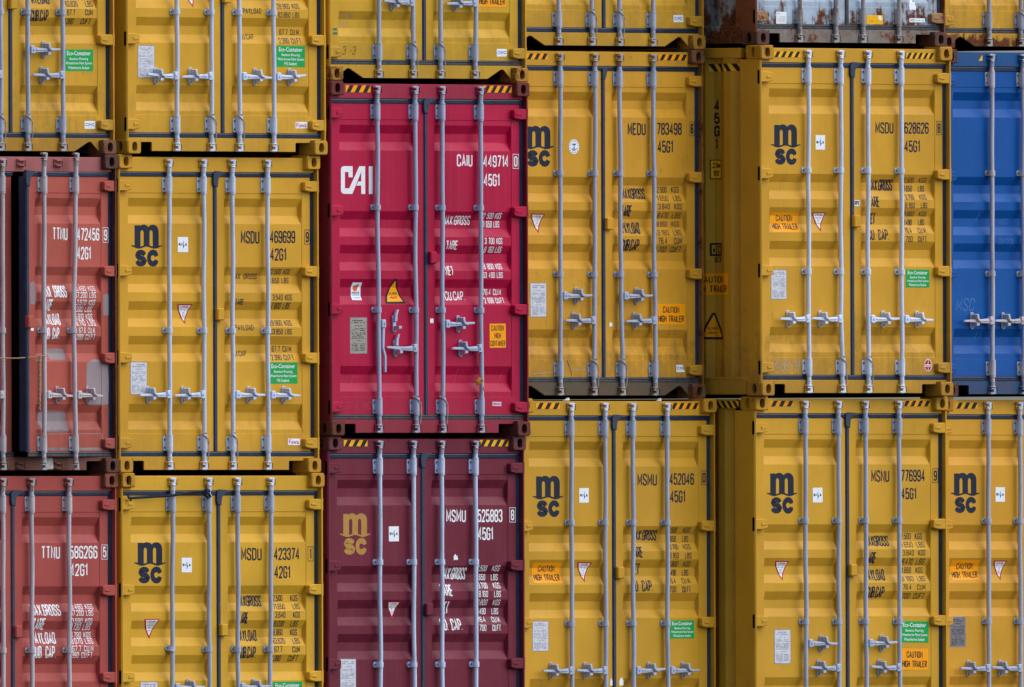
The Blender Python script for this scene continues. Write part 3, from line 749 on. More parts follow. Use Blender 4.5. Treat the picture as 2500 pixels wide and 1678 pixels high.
            if state == 'hang' or s.get('hornup') == i:
                prism(bm, [(cx-.018, z+.02), (cx+.016, z+.02), (cx+.018, z+.07), (cx+.036, z+.118), (cx+.016, z+.110), (cx-.010, z+.075)], FACE-.032, FACE-.010, .004)
            else:
                prism(bm, [(cx-.016, z+.050), (cx+.008, z+.056), (cx+.018, z+.018), (cx+.052, z-.002), (cx+.042, z-.013), (cx+.004, z-.002), (cx-.009, z+.016)], yl-.022, FACE-.010, .004)
            prism(bm, [(cx-.010, z-.018), (cx+.026, z-.018), (cx+.028, z-.040), (cx-.010, z-.044)], yl-.014, FACE-.010, .003)
            done('handle_catch', bm, lf, [st, BOLT])
        if i in s.get('ropes', ()):
            zb = .239*k; x = xat(zb); bm = bmesh.new(); y_ = ya-.030
            L = [(x-.030, ya+.01, zb+.082), (x-.026, y_+.008, zb+.070), (x-.004, y_, zb+.050), (x+.020, y_-.002, zb+.030), (x+.027, y_+.004, zb+.006), (x+.026, y_, zb-.05), (x+.024, y_+.006, zb-.10), (x+.026, y_+.010, zb-.135)]
            tube(bm, L, .0048, 6); tube(bm, [(q[0]-.006+.004*(n % 2), q[1]-.004, q[2]-.006) for n, q in enumerate(L[3:])], .0046, 6)
            tube(bm, [(x-.030, ya+.01, zb+.082), (x, ya-.024, zb+.088), (x+.03, ya, zb+.062)], .004, 6)
            done('tie_rope', bm, rod, ROPE)
    s['leaves'] = leaves; s['px2'] = px2; s['header'] = header; s['side'] = side
    # --- graphics
    def fix(px):                                     # an open leaf: unroll the foreshortening of its rotation
        return ajar_px(s, px) if ajar else px
    def doorbox(x0, x1, y0, y1):
        right = (x0+x1)/2 > s['split']; lf, D = leaves[right]
        if ajar and right: x0, x1 = fix(x0), fix(x1)
        zc = px2(x0, (y0+y1)/2, FACE)[1]; dep = FACE+D.prof(zc)
        a0, b1 = px2(x0, y0, dep); a1, b0 = px2(x1, y1, dep)
        return lf, D, (a0, a1, b0, b1)
    ink = s.get('ink', INK_N); chalk = s.get('chalk', INK_F)
    if 'id_rows' in s:
        byleaf = {}
        for key, nm, th in (('id_rows', 'serial_lettering', .135), ('wt_rows', 'weight_lettering', .125)):
            D_ = None
            for r in s.get(key, ()):
                r = list(r)
                for rr in s['rods'][2:]:
                    q4 = min(rr, key=lambda p: abs(p[1]-r[3]))[0]
                    if -22 < r[1]-q4 < 2.5: r[1] = q4+1.2
                    elif 2.5 <= r[1]-q4 < 9: r[1] += 2.5
                lf, D, B = doorbox(*r[1:5])
                one = key == 'id_rows'
                if D_ is None or one: D_ = Decal(D); lfl = lf
                if r[0].startswith('#'):
                    D_.stroke([(B[0], B[2]), (B[1], B[2]), (B[1], B[3]), (B[0], B[3])], .0042, ink, 0, True)
                    wd = B[1]-B[0]; h = B[3]-B[2]; c = r[0][1]
                    D_.text((B[0]+wd*(.2 if c != '1' else .34), B[1]-wd*(.2 if c != '1' else .34), B[2]+h*.13, B[3]-h*.13), c, ink, 0, .15)
                else: D_.text(B, r[0], ink, 0, th if (r[4]-r[3]) > 17 else .125)
                if one: D_.build('check_digit' if r[0][0] == '#' else 'serial_number' if r[0].isdigit() else 'owner_code' if r[0].isalpha() else 'type_code', lf)
            if D_ and not one: D_.build(nm, lfl)
    for kind, bx in s.get('stk', ()):
        lf, D, B = doorbox(*bx); d = Decal(D); name = 'sticker'; lab = None
        if kind == 'msc': msc(d, B, s.get('logo', INK_N)); name = 'painted_emblem'
        elif kind == 'cai': cai(d, B); name = 'painted_emblem'
        elif kind == 'eco': eco(d, B); lab = 'green notice sticker'
        elif kind == 'ecoms': eco(d, B, 'MS Sealant'); lab = 'green notice sticker'
        elif kind == 'trailer': trailer(d, B); lab = 'orange caution sticker'
        elif kind == 'highbox': highbox(d, B); lab = 'orange caution sticker'
        elif kind == 'att': attention(d, B, rnd); lab = 'white triangle sticker with red border'
        elif kind == 'rina': rina(d, B); lab = 'small white square sticker'
        elif kind == 'cimc': cimc(d, B)
        elif kind == 'cim': cimc(d, B, True); lab = 'torn white sticker'
        elif kind == 'fuwa': d.rect(B, WHT); d.btext(sub(B, .07, .90, .16, .86), 'Fuwa', MAG, 1)
        elif kind == 'singamas': d.rect(B, WHT); d.stroke(pts_(B, [(.03, .07), (.97, .07), (.97, .93), (.03, .93)]), .003, MAG, 1, True); d.text(sub(B, .09, .91, .22, .78), 'SINGAMAS', MAG, 1, .2)
        elif kind == 'mci': d.rect(B, WHT); d.text(sub(B, .05, .32, .24, .76), 'MCI', INK_N, 1, .18); lines(d, sub(B, .38, .9, .3, .6), 1, CYAN, rnd, 1)
        elif kind == 'plate': plate(d, B, PLATE, rnd); name = 'data_plate'
        elif kind == 'plateo': plate(d, B, PLATE_O, rnd); name = 'data_plate'; lab = 'tarnished data plate'
        elif kind == 'plated': plate(d, B, PLATE_D, rnd); name = 'data_plate'; lab = 'dark grey data plate'
        elif kind == 'doc': d.rect(B, WHT); lines(d, sub(B, .1, .4, .75, .92), 2, INK_GR, rnd); lines(d, sub(B, .1, .9, .1, .65), 9, INK_GR, rnd, 1, .35)
        elif kind == 'super': superheavy(d, B); lab = 'orange triangle sticker'
        elif kind == 'smart':
            d.rect(B, WHT); d.ellipse(sub(B, .17, .67, .52, .86), INK_GR, 1); d.ellipse(sub(B, .2, .64, .505, .84), FLAME, 2); d.ellipse(sub(B, .54, .74, .73, .92), INK_GR, 1.5)
            d.rect(sub(B, .1, .9, .455, .47), RED, 1); d.rect(sub(B, .1, .9, .265, .28), RED, 1)
            for q in range(4): d.stroke(pts_(B, [(.12+.2*q, .31), (.12+.2*q, .43), (.22+.2*q, .43), (.22+.2*q, .31 if q % 2 else .35)]), .005, BLUE, 1)
            d.btext(sub(B, .14, .86, .09, .19), 'Certified', CYAN, 1)
        elif kind == 'abs':
            d.ellipse(B, WHT); q = lambda L: pts_(B, L)
            d.poly(q([(.26, .58), (.36, .72), (.42, .73), (.46, .63), (.54, .63), (.58, .73), (.64, .72), (.74, .58), (.60, .62), (.5, .56), (.40, .62)]), CYAN, 1)
            d.stroke(q([(.40, .72), (.43, .64), (.57, .64), (.60, .72)]), .010, BLUE, 2); d.stroke(q([(.5, .50), (.5, .27)]), .012, BLUE, 2); d.ellipse(sub(B, .45, .55, .46, .52), BLUE, 2)
            d.stroke(q([(.28, .40), (.36, .30), (.5, .25), (.64, .30), (.74, .40)]), .007, BLUE, 3)
            for n in range(14):
                t = 2*math.pi*(n+.5)/14; c = at(B, .5+.40*math.cos(t), .5+.41*math.sin(t)); d.rect((c[0]-.004, c[0]+.004, c[1]-.006, c[1]+.006), INK_GR, 1)
        elif kind == 'chc':
            d.ellipse(B, WHT); d.ellipse(B, RED, 1, k=.88); d.text(sub(B, .12, .88, .36, .66), 'chc', WHT, 2, .24); d.rect(sub(B, .47, .53, .12, .40), WHT, 2); d.rect(sub(B, .47, .53, .62, .88), WHT, 2)
        elif kind == 'rpc': d.rect(B, WHT); d.text(sub(B, .06, .94, .14, .86), 'RPC', INK_K, 1, .18)
        elif kind == 'orange': d.rect(B, ORG2); lines(d, sub(B, .15, .65, .30, .38), 1, INK_K, rnd); d.poly(pts_(B, [(.70, .95), (.86, .9), (.93, .5), (.80, .42), (.72, .6)]), WHT, 1)
        elif kind == 'scrap':
            d.poly(pts_(B, [(.08, 0), (.45, .08), (.9, .02), (1, .3), (.82, .55), (.9, .75), (.55, .7), (.5, 1), (.25, .9), (.05, .55)]), WHT); name = 'paper_remnant'
        elif kind == 'dot': d.rect(B, WHT); name = 'paper_remnant'
        elif kind == 'patch': d.poly(pts_(B, [(.06, .02), (.5, 0), (.96, .03), (1, .5), (.95, .95), (.4, 1), (.03, .92), (0, .4)]), PATCH, -1); name = 'bare_patch'
        elif kind == 'patchr': d.rect(B, PATCH_R, -1); name = 'bare_patch'; lab = 'rust-streaked bare metal strip'
        elif kind.startswith('chalk:') or kind.startswith('pen:'):
            d.text(B, kind.split(':')[1], chalk if kind[0] == 'c' else INK_FD, 0, .06, .25); name = 'chalk_writing' if kind[0] == 'c' else 'pen_writing'
        elif kind.startswith('line:'):
            d.stroke(pts_(B, eval(kind[5:])), .005, chalk, 0); name = 'scratch_mark'
        elif kind.startswith('dline:'):
            d.stroke(pts_(B, eval(kind[6:])), .006, INK_FD, 0); name = 'scratch_mark'
        d.build(name, lf, lab)
    for bx in s.get('tapes', ()):
        a0, b1 = px2(bx[0], bx[2], .048); a1, b0 = px2(bx[1], bx[3], .048)
        d = Decal(Flat(.048)); tape(d, (a0, a1, b0, b1), bx[4] if len(bx) > 4 else 4, ORG if s.get('otape') else ORG2); d.build('hazard_tape', header)
    if 'side_art' in s:
        def sidebox(x0, x1, y0, y1):
            A = atX(x0, y1, X0+.02); B = atX(x1, y0, X0+.02); return (A.y-Y0, B.y-Y0, (A.z-Z0), (B.z-Z0))
        for kind, bx in s['side_art']:
            B = sidebox(*bx); d = Decal(Rail() if kind == 'railtape' else Side()); nm = 'sticker'
            # seen from outside the left wall, writing runs from the back (left) to the front (right): a decreases
            if kind in ('tape', 'railtape'): tape(d, (min(B[0], B[1]), max(B[0], B[1]), B[2], B[3]), 4); nm = 'hazard_tape'
            elif kind == 'code':
                for n, c in enumerate('45G1'):
                    q = (B[0], B[1], B[3]-(B[3]-B[2])*(n+.93)/4, B[3]-(B[3]-B[2])*(n+.07)/4); d.text(q if c != '1' else (B[0]*.75+B[1]*.25, B[0]*.35+B[1]*.65, q[2], q[3]), c, INK_K, 0, .2)
                nm = 'serial_lettering'
            elif kind == 'height':
                d.rect(B, INK_K); d.rect(sub(B, .08, .92, .05, .95), ORG2, 1); d.text(sub(B, .2, .88, .57, .84), '2,9m', INK_K, 2, .16); d.text(sub(B, .26, .84, .16, .44), '9\'6"', INK_K, 2, .16)
            elif kind == 'ic':
                t = .010; Q = sub(B, 0, 1, .36, 1); d.stroke(pts_(Q, [(.05, .05), (.95, .05), (.95, .95), (.05, .95)]), t*1.6, INK_K, 0, True); d.stroke(pts_(Q, [(.48, .05), (.48, .95)]), t, INK_K, .5)
                d.text(sub(Q, .2, .32, .2, .8), 'i', INK_K, 0, .22); d.text(sub(Q, .6, .85, .2, .8), 'C', INK_K, 0, .16); d.text(sub(B, .3, .92, 0, .30), '83', INK_K, 0, .18); nm = 'serial_lettering'
            elif kind == 'trailer': trailer(d, B)
            elif kind == 'super': superheavy(d, B)
            d.build(nm, side)
    return root
def ajar_px(s, px): h = s['hingepx']; return h-(h-px)*(227/193.0)

# ---------------------------------------------------------------- ground
bm = bmesh.new(); bmesh.ops.create_grid(bm, x_segments=2, y_segments=2, size=3000)
g = done('ground', bm, None, plain('yard_asphalt', (0.055, 0.054, 0.055), 0.9, var=0.25, scale=0.6)); g['kind'] = 'structure'; g.location.z = -0.004

# ---------------------------------------------------------------- the stacks (photograph pixels: left, right, top, bottom of each end frame)
YEL = (0.63, 0.340, 0.024)
def yel(n, f=1.0, g=1.0, **kw): return paint('yellow_paint_'+n, (YEL[0]*f, YEL[1]*f*g, YEL[2]*f), **kw)
def rods(*xs): return [[(x, 0), (x, 1)] if not isinstance(x, list) else x for x in xs]
NORM = [(-1, .636, ''), (-1, .636, ''), (1, .636, ''), (1, .636, '')]
STAG = [(1, .850, ''), (-1, .645, ''), (1, .850, ''), (-1, .645, '')]
def rows(t, dx=0, dy=0):
    out = []
    for ln in t.strip().split('\n'):
        q = [x.strip() for x in ln.split('|')]
        x0, x1, y0, y1 = [float(v) for v in q[1].split()]; out.append((q[0], x0+dx, x1+dx, y0+dy, y1+dy))
    return out
def shift(L, dx, dy): return [(k, (b[0]+dx, b[1]+dx, b[2]+dy, b[3]+dy)) for k, b in L]

ID_B2 = '''MSDU|588.6 634 564 595
469699|657 721.4 563.6 594
#9|743.6 756.4 561.8 596.4
42G1|657.5 699.3 606.4 636.8'''
WT_B2 = '''MAX. GROSS|565.5 626.8 668 682
32.500 KGS.|655 710.7 657 670
71.650 LBS.|654 707 678 692
TARE|575.7 596.4 730 744.6
3.540 KGS.|666 715.4 719 734
7.800 LBS.|662.5 710 739 754.6
PAYLOAD|575 620 793 807
28.960 KGS.|655 714 782 795.7
63.850 LBS.|661 715 803 817
CU.CAP.|566 603.6 856 870
67.7 CU.M.|664 713.6 844.6 859
2.390 CU.FT.|662.5 720 866 880'''
SK_B2 = [('msc', (320.4, 397, 548.6, 652)), ('rina', (434.6, 460, 579, 616)), ('att', (428.6, 466.8, 743, 792)), ('plate', (318.7, 359.8, 883.5, 964)),
         ('ecoms', (657, 727, 885, 937)), ('fuwa', (703, 732, 1071, 1087))]
ID_B3 = '''MSDU|589.7 639.5 1337.8 1368.4
423374|667 732 1337.8 1367.5
#1|751.6 764.4 1335 1370
42G1|668 709 1382 1412'''
WT_B3 = '''MAXGROSS|573.7 637 1453.8 1481
32,500|660 690 1452.7 1467.7
KGS|709 726.7 1452.7 1467.7
71,650|664.8 695.7 1474 1487.6
LBS|714.6 732 1474 1487.6
TARE|580 607.5 1495 1523
3,640|672.6 697.5 1493.7 1508.6
KGS|716 733 1493.7 1508.6
8,030|667 694 1515.7 1530
LBS|710.7 727.8 1515.7 1530
PAYLOAD|573.7 626 1538 1565.6
28,860|658 690.4 1536 1551.7
KGS|709 726 1536 1551.7
63,620|664 695.7 1557.7 1572
LBS|714.6 732 1557.7 1572
CUB.CAP.|579 628 1579 1607.5
67.7|670.8 690 1578 1593
CUM|714.6 733 1578 1593
2,390|658 686 1600 1614.7
CUFT|704 727.8 1600 1614.7'''
ID_D2 = '''MEDU|1533 1577 300.4 330.3
783498|1602 1665 300 329.7
#6|1684 1694.5 298 331.7
45G1|1603.6 1643.7 343.5 373.4'''
WT_D2 = '''MAXGROSS|1512 1573.3 460 487
32.500|1591 1628 455.8 471
KGS|1639 1658 455.8 471
71.650|1593 1631 477.8 491.6
LBS|1643.7 1662 477.8 491.6
TARE|1517 1544 501 529
3.840|1608 1635.8 497.5 512
KGS|1646.7 1665 497.5 512
8.470|1603.6 1632 519.5 533
LBS|1641.7 1662 519.5 533
PAYLOAD|1510 1561 543 571.4
28.660|1591 1629 540.8 553.7
KGS|1640 1658.6 540.8 553.7
63.180|1595 1633.5 562 575
LBS|1644 1663.5 562 575
CUB.CAP.|1517 1563.7 584 613
76.4|1608 1630 580.6 596
CUM|1645.8 1665.7 580.6 596
2.700|1594 1627 602 616.4
CUFT|1637.5 1662.6 602 616.4'''
WT_D3 = '''MAX.GROSS|1536 1602.7 1294 1320
32.500|1621 1653.6 1288 1301
KGS|1668.5 1686 1288 1301
71.650|1619 1650.6 1308.7 1323
LBS|1665.5 1681 1308.7 1323
TARE|1543 1571 1335 1362
3.700|1632.5 1655.6 1329 1342
KGS|1668.5 1686 1329 1342
8.160|1635 1658 1349.7 1364
LBS|1673 1689 1349.7 1364
NET|1539.4 1561 1375.7 1403.5
28.800|1622 1655.6 1370.8 1383.7
KGS|1668.5 1686 1370.8 1383.7
63.490|1620 1651 1391 1405.5
LBS|1665.5 1681 1391 1405.5
CU. CAP.|1544 1595 1417 1444.7
76.4|1630 1650 1411.7 1425
CU.M.|1664.8 1687 1411.7 1425
2.700|1627 1652 1431.6 1446.5
CU.FT.|1666.5 1689 1431.6 1446.5'''
ID_D3 = '''MSMU|1557 1604.5 1156.6 1186
452046|1632.5 1695 1155.4 1184
#0|1712 1725 1150 1183.4
45G1|1634 1673.5 1198 1227'''
WT_E2 = '''MAX.GROSS|2114 2178.7 438 466
32.500|2198 2231 433.9 446.6
KGS|2244 2262 433.9 446.6
71.650|2195 2227 453.9 468.3
LBS|2241.7 2256.8 453.9 468.3
TARE|2121 2148.7 479.7 506
3.700|2208 2232 475 488
KGS|2245 2262 475 488
8.160|2211 2234 494.8 508.6
LBS|2249 2264.7 494.8 508.6
NET|2115.5 2137 520 547.7
28.800|2199 2232 516.5 528.6
KGS|2244 2262 516.5 528.6
63.490|2197 2226.5 536 550.7
LBS|2242 2257 536 550.7
CU. CAP.|2121 2171.8 560 586.8
76.4|2206.5 2226 556 570
CU.M.|2241 2263 556 570
2.700|2204 2229 576.8 591
CU.FT.|2242 2265 576.8 591'''
ID_E2 = '''MSDU|2138 2182 298.6 326.4
628626|2206 2268 298.6 327
#8|2286.4 2298 296.8 329.5
45G1|2206 2246.5 343 372'''
WT_E3 = '''MAXGROSS|2107 2168 1308 1334
32.500|2187 2224 1301.7 1316.7
KGS|2234 2252 1301.7 1316.7
71.650|2189 2228.5 1323 1336.7
LBS|2237.5 2257 1323 1336.7
TARE|2113 2141 1348 1376
3.840|2205 2232 1343 1357
KGS|2242.5 2260 1343 1357
8.470|2200 2229 1364 1378.5
LBS|2237.5 2257.5 1364 1378.5
PAYLOAD|2107 2159 1390 1417.5
28.660|2187 2225 1385 1399.5
KGS|2236 2253 1385 1399.5
63.180|2191 2231 1406.8 1419.5
LBS|2240 2258.5 1406.8 1419.5
CUB.CAP.|2114 2162 1432 1459.6
76.4|2205 2226 1427 1440
CUM|2240 2260 1427 1440
2.700|2189 2222 1448 1462
CUFT|2231 2257 1448 1462'''
ID_E3 = '''MSNU|2128 2171.8 1148 1177
776994|2198 2259 1147 1176
#9|2277 2290 1144.6 1178.7
45G1|2198 2237.5 1191.4 1219.4'''
ID_C2 = '''CAIU|1115.9 1154 377 407
449714|1178 1242.6 379.5 408.8
#0|1252 1266 377 411.7
45G1|1179 1220 425 455'''
WT_C2 = '''MAX.GROSS|1082 1147 527 549.6
32 500 KGS|1171 1224.4 519.7 535
71 650 LBS|1170 1219.4 540 556
TARE|1088 1119 587.7 610
3 700 KGS|1184 1227 581 596.5
8 160 LBS|1180 1225 602 617.7
NET|1089 1108.5 650 672.7
28 800 KGS|1174 1225.6 644 658
63 490 LBS|1177 1228 664.8 679
CU.CAP.|1083 1134 711.6 734
76.4 CU.M.|1177 1225.6 706 721
2 698 CU.FT.|1180 1233 727 741'''
ID_C3 = '''MSMU|1090 1138 1244.7 1275
525883|1163.8 1227 1244 1275
#8|1244 1258 1240 1275
45G1|1164.6 1204 1288 1319'''
WT_C3 = '''MAX.GROSS|1071 1137 1386 1415
32.500|1155 1189 1381 1395
KGS|1202.5 1220.8 1381 1395
71.650|1152 1185 1402 1417
LBS|1199 1215.5 1402 1417
TARE|1077 1106 1427.5 1456
3.700|1164.6 1190 1422.6 1437
KGS|1204 1221 1422.6 1437
8.160|1169.5 1192 1443 1458
LBS|1207 1223.6 1443 1458
NET|1072 1094.6 1469 1498.7
28.800|1155 1190 1464 1478
KGS|1204 1221.5 1464 1478
63.490|1154 1186 1485 1500
LBS|1200.5 1216.7 1485 1500
CU. CAP.|1077 1130 1511 1539.4
76.4|1164 1185 1506 1519.5
CU.M.|1200.5 1222 1506 1519.5
2.700|1161 1188 1525.6 1540.6
CU.FT.|1202.5 1225 1525.6 1540.6'''
ID_A2 = '''TTNU|129 165.4 555.7 586.8
472456|185.7 242.9 557 588
#9|250.7 263.6 556 592
42G1|185.7 222 603 634'''
WT_A2 = '''MAX. GROSS|101 163.6 697.5 726.8
30,480 KGS|179.6 233 698.6 711
67,200 LBS|181 234.6 713.6 728
TARE|106 128.6 731 759
3,670 KGS|185.7 233 732 745.7
8,090 LBS|180 226 748.6 762
PAYLOAD|102 147 766 794
26,810 KGS|175 227.5 766 780.7
59,110 LBS|178 234 781 795.7
CUB. CAP.|104 147.5 800 828.6
67.6 CU.M|193 232 800 814
2,389 CU.FT|178 233 816 829.6'''
ID_A3 = '''TTNU|101.4 147 1333.5 1364.5
586266|168 238.4 1333 1364
#5|248 262.3 1330.7 1365.6
42G1|169 214 1377 1406.5'''
WT_A3 = '''MAX.GROSS|76 147.7 1476 1504
30.480 KGS|166 226.7 1475 1488
67.200 LBS|170 228.5 1490 1503.6
TARE|77 111 1509.7 1538
3.690 KGS|173 226.7 1509.7 1523
8.130 LBS|169 221.4 1524 1538
PAYLOAD|71 134.5 1544 1572
26.790 KGS|163 221.7 1543.5 1557
59.070 LBS|167 226.7 1558 1572
CUB. CAP.|76.5 137.7 1578 1607
67.7 CU.M|177 228.5 1576.6 1590.5
2.390 CU.FT|165 226.7 1592 1606.5'''

CORAL = (0.42, 0.088, 0.064); CORAL3 = (0.38, 0.068, 0.058)
CRIM = (0.44, 0.003, 0.050); BURG = (0.16, 0.016, 0.037); BLU = (0.000, 0.084, 0.35); GREY = (0.42, 0.52, 0.64)
BRN = (0.085, 0.030, 0.028)

C = {}
C['A3'] = dict(id=3, Y=0.0, box=(-200, 289.6, 1156, 1929), z0=0.0, nine=0, paint=paint('coral_paint_lower', CORAL3, 0.22, 0.5), cpaint=paint('coral_casting_lower', (0.22, .06, .045), 0.85), ink=INK_W,
    steel='cream', ends='rust', sill='tri', rods=rods(-80, 3.5, 73.7, 165), hand=NORM, lockpx=(37, 1542), id_rows=rows(ID_A3), wt_rows=rows(WT_A3),
    label='faded red container at the bottom left, white numbers 586266 5')
C['B3'] = dict(id=5, Y=0.04, box=(301, 793.5, 1155, 1928), z0=0.0, nine=0, paint=yel('b_low', 1.04, 1.03, rust=.12, dirt=.4), cpaint=yel('b_low_casting', .8, .95, rust=.72), steel='dull', ends='clean', sill='rect',
    rods=[[(421.7, 1200), (420.6, 1570)], [(506.4, 0), (506.4, 1)], [(576.5, 0), (576.5, 1)], [(662, 1260), (660, 1620)]], hand=STAG, lockpx=(539, 1538), twist=0,
    id_rows=rows(ID_B3), wt_rows=rows(WT_B3), stk=[('msc', (328, 405.7, 1324, 1425)), ('rina', (444, 469, 1362, 1397.6)), ('att', (345, 383.6, 1511.5, 1560)), ('plate', (343, 386, 1664.5, 1744)), ('ecoms', (667, 738.4, 1664.5, 1716))],
    label='yellow container numbered 423374 1, a black strap tied across its door top')
C['C3'] = dict(id=7, Y=0.058, box=(805.5, 1285.5, 1065, 1927), z0=0.0, nine=1, paint=paint('burgundy_paint', BURG, 0.10, 0.4, .40, dust=.3), cpaint=paint('burgundy_casting', (.13, .035, .05), 0.82), ppaint=paint('burgundy_post', BURG, .42), ink=INK_W, logo=INK_G, steel='clean', ends='worn', sill='rect',
    rods=rods(923.7, 1006.3, 1075, 1157.7), hand=NORM, lockpx=(1039.7, 1487.7), id_rows=rows(ID_C3), wt_rows=rows(WT_C3), tapes=[(839, 897, 1074.6, 1090, 3), (1170.7, 1240.7, 1074.6, 1090)],
    stk=[('msc', (829.7, 905.4, 1253.7, 1355.4)), ('rina', (950, 974.5, 1285.4, 1322)), ('att', (940.8, 973, 1469, 1511)), ('plate', (831, 870, 1609, 1692)), ('scrap', (1107.6, 1119, 1353, 1368))],
    label='dark burgundy container with a gold emblem and white numbers')
C['D3'] = dict(id=11, Y=0.153, box=(1274, 1751, 973.5, 1825), z0=0.345, nine=1, paint=yel('d_low', .90, 1.0, rust=.10, dirt=.45), cpaint=yel('d_low_casting', .85, .95, rust=.35), ppaint=yel('d_low_post', .9, .95, rust=.35), steel='dull', ends='clean', sill='rect', otape=1,
    rods=rods(1391.7, 1474.4, 1542, 1625.6), hand=NORM, lockpx=(1507, 1398), id_rows=rows(ID_D3), wt_rows=rows(WT_D3), tapes=[(1308.5, 1367, 984, 999, 3), (1636.8, 1705.8, 984, 999)],
    stk=[('msc', (1301, 1376, 1162, 1263)), ('rina', (1414.8, 1438, 1192, 1227.6)), ('trailer', (1298.6, 1369, 1374.5, 1424)), ('att', (1405, 1441.4, 1373, 1422)), ('plate', (1300, 1340, 1516.5, 1590.5)), ('eco', (1636.8, 1695.8, 1514.7, 1559)),
         ('scrap', (1486, 1493.5, 1655, 1675)), ('scrap', (1508, 1524.5, 1654, 1675))],
    label='yellow container numbered 452046 0, a paper scrap stuck beside its door seam')
C['E3'] = dict(id=13, Y=-0.195, box=(1848, 2316.7, 968, 1820), z0=0.345, nine=1, paint=yel('e_low', .97, 1.0, rust=.10, dirt=.4), cpaint=yel('e_low_casting', .85, .95, rust=.62), steel='dull', ends='clean', sill='rect', otape=1,
    rods=rods(1963, 2044, 2110, 2191.8), hand=STAG, lockpx=(2075.6, 1391.8), id_rows=rows(ID_E3), wt_rows=rows(WT_E3), tapes=[(1880, 1937.7, 978.4, 992.7, 3), (2204, 2271, 978.4, 992.7)],
    stk=[('msc', (1872.6, 1947, 1154.7, 1254.8)), ('rina', (1984.8, 2008.8, 1191, 1227)), ('att', (1888.6, 1923.7, 1370, 1418)), ('plate', (1891, 1931.4, 1537, 1621)), ('eco', (2199, 2267.6, 1517, 1569)), ('trailer', (2199.8, 2267, 1583.8, 1635.6))],
    side_art=[('railtape', (1751, 1806, 979, 997))],
    label='yellow container numbered 776994 9, corrugated left side showing')
C['F3'] = dict(id=17, Y=-0.064, box=(2300, 2763, 971, 1823), z0=0.345, nine=1, paint=yel('f_low', 1.0, .93, rust=.10, dirt=.4), cpaint=yel('f_low_casting', .7, .85, rust=.8), steel='dull', ends='clean', sill='rect',
    rods=rods(2409.5, 2487, 2554, 2634), hand=NORM, tapes=[(2332.7, 2386.8, 983, 998, 3)],
    stk=[('msc', (2321.7, 2392.8, 1154.7, 1253.8)), ('rina', (2431, 2454, 1190, 1225.4)), ('trailer', (2320, 2389.5, 1368.4, 1416.9)), ('att', (2422, 2455.6, 1369, 1417)), ('plated', (2320, 2358.7, 1506, 1580))],
    label='yellow container below the blue one, dark grey plate beside its first rod')

C['A2'] = dict(id=2, Y=0.0, box=(-200, 289.5, 378, 1155), nine=0, paint=paint('coral_paint_upper', CORAL, 0.30, 0.6), cpaint=paint('brown_casting', BRN, 0.8), ppaint=paint('brown_post', BRN, 0.7), hpaint=paint('pink_header', (0.36, .115, .115), 0.30, .8, dust=.6), spaint=paint('brown_sill', (.24, .075, .06), 0.62, 1.0), ink=INK_W,
    steel='cream', ends='rust', sill='rect', rods=[[(-80, 0), (-80, 1)], [(4.6, 0), (4.6, 1)], [(106, 430), (105, 700), (106.5, 950), (105, 1090)], [(183.5, 430), (181.4, 590), (177.6, 720), (178.6, 850), (182.5, 1090)]], hand=NORM,
    ajar=7.3, hingepx=266, rub=RUBBER, rubb=RUBBER_OLD, id_rows=rows(ID_A2), wt_rows=rows(WT_A2),
    stk=[('patch', (117, 160, 851, 879)), ('patch', (73, 88, 688, 744)), ('patch', (249, 265, 717, 771)), ('patch', (211, 265.5, 877, 991)), ('patch', (93, 164, 1002, 1055)), ('patchr', (111, 250, 1058, 1100)), ('dot', (75, 82, 800, 808))],
    label='rusty coral red container whose right door stands ajar')
C['B2'] = dict(id=4, Y=0.07, box=(294, 783, 379.6, 1153), nine=0, paint=yel('b_mid', 1.03, .98, rust=.06, dirt=.3), cpaint=yel('b_mid_casting', 1.0, .96, rust=.28), steel='clean', ends='clean', sill='rect', ropes=(1, 2),
    rods=[[(413, 540), (414.5, 1045)], [(497.5, 540), (498.4, 1000)], [(566, 0), (566, 1)], [(651.8, 0), (651.8, 1)]], hand=NORM, lockpx=(530, 767), id_rows=rows(ID_B2), wt_rows=rows(WT_B2), stk=SK_B2,
    label='clean yellow container numbered 469699 9, between two other yellow containers')
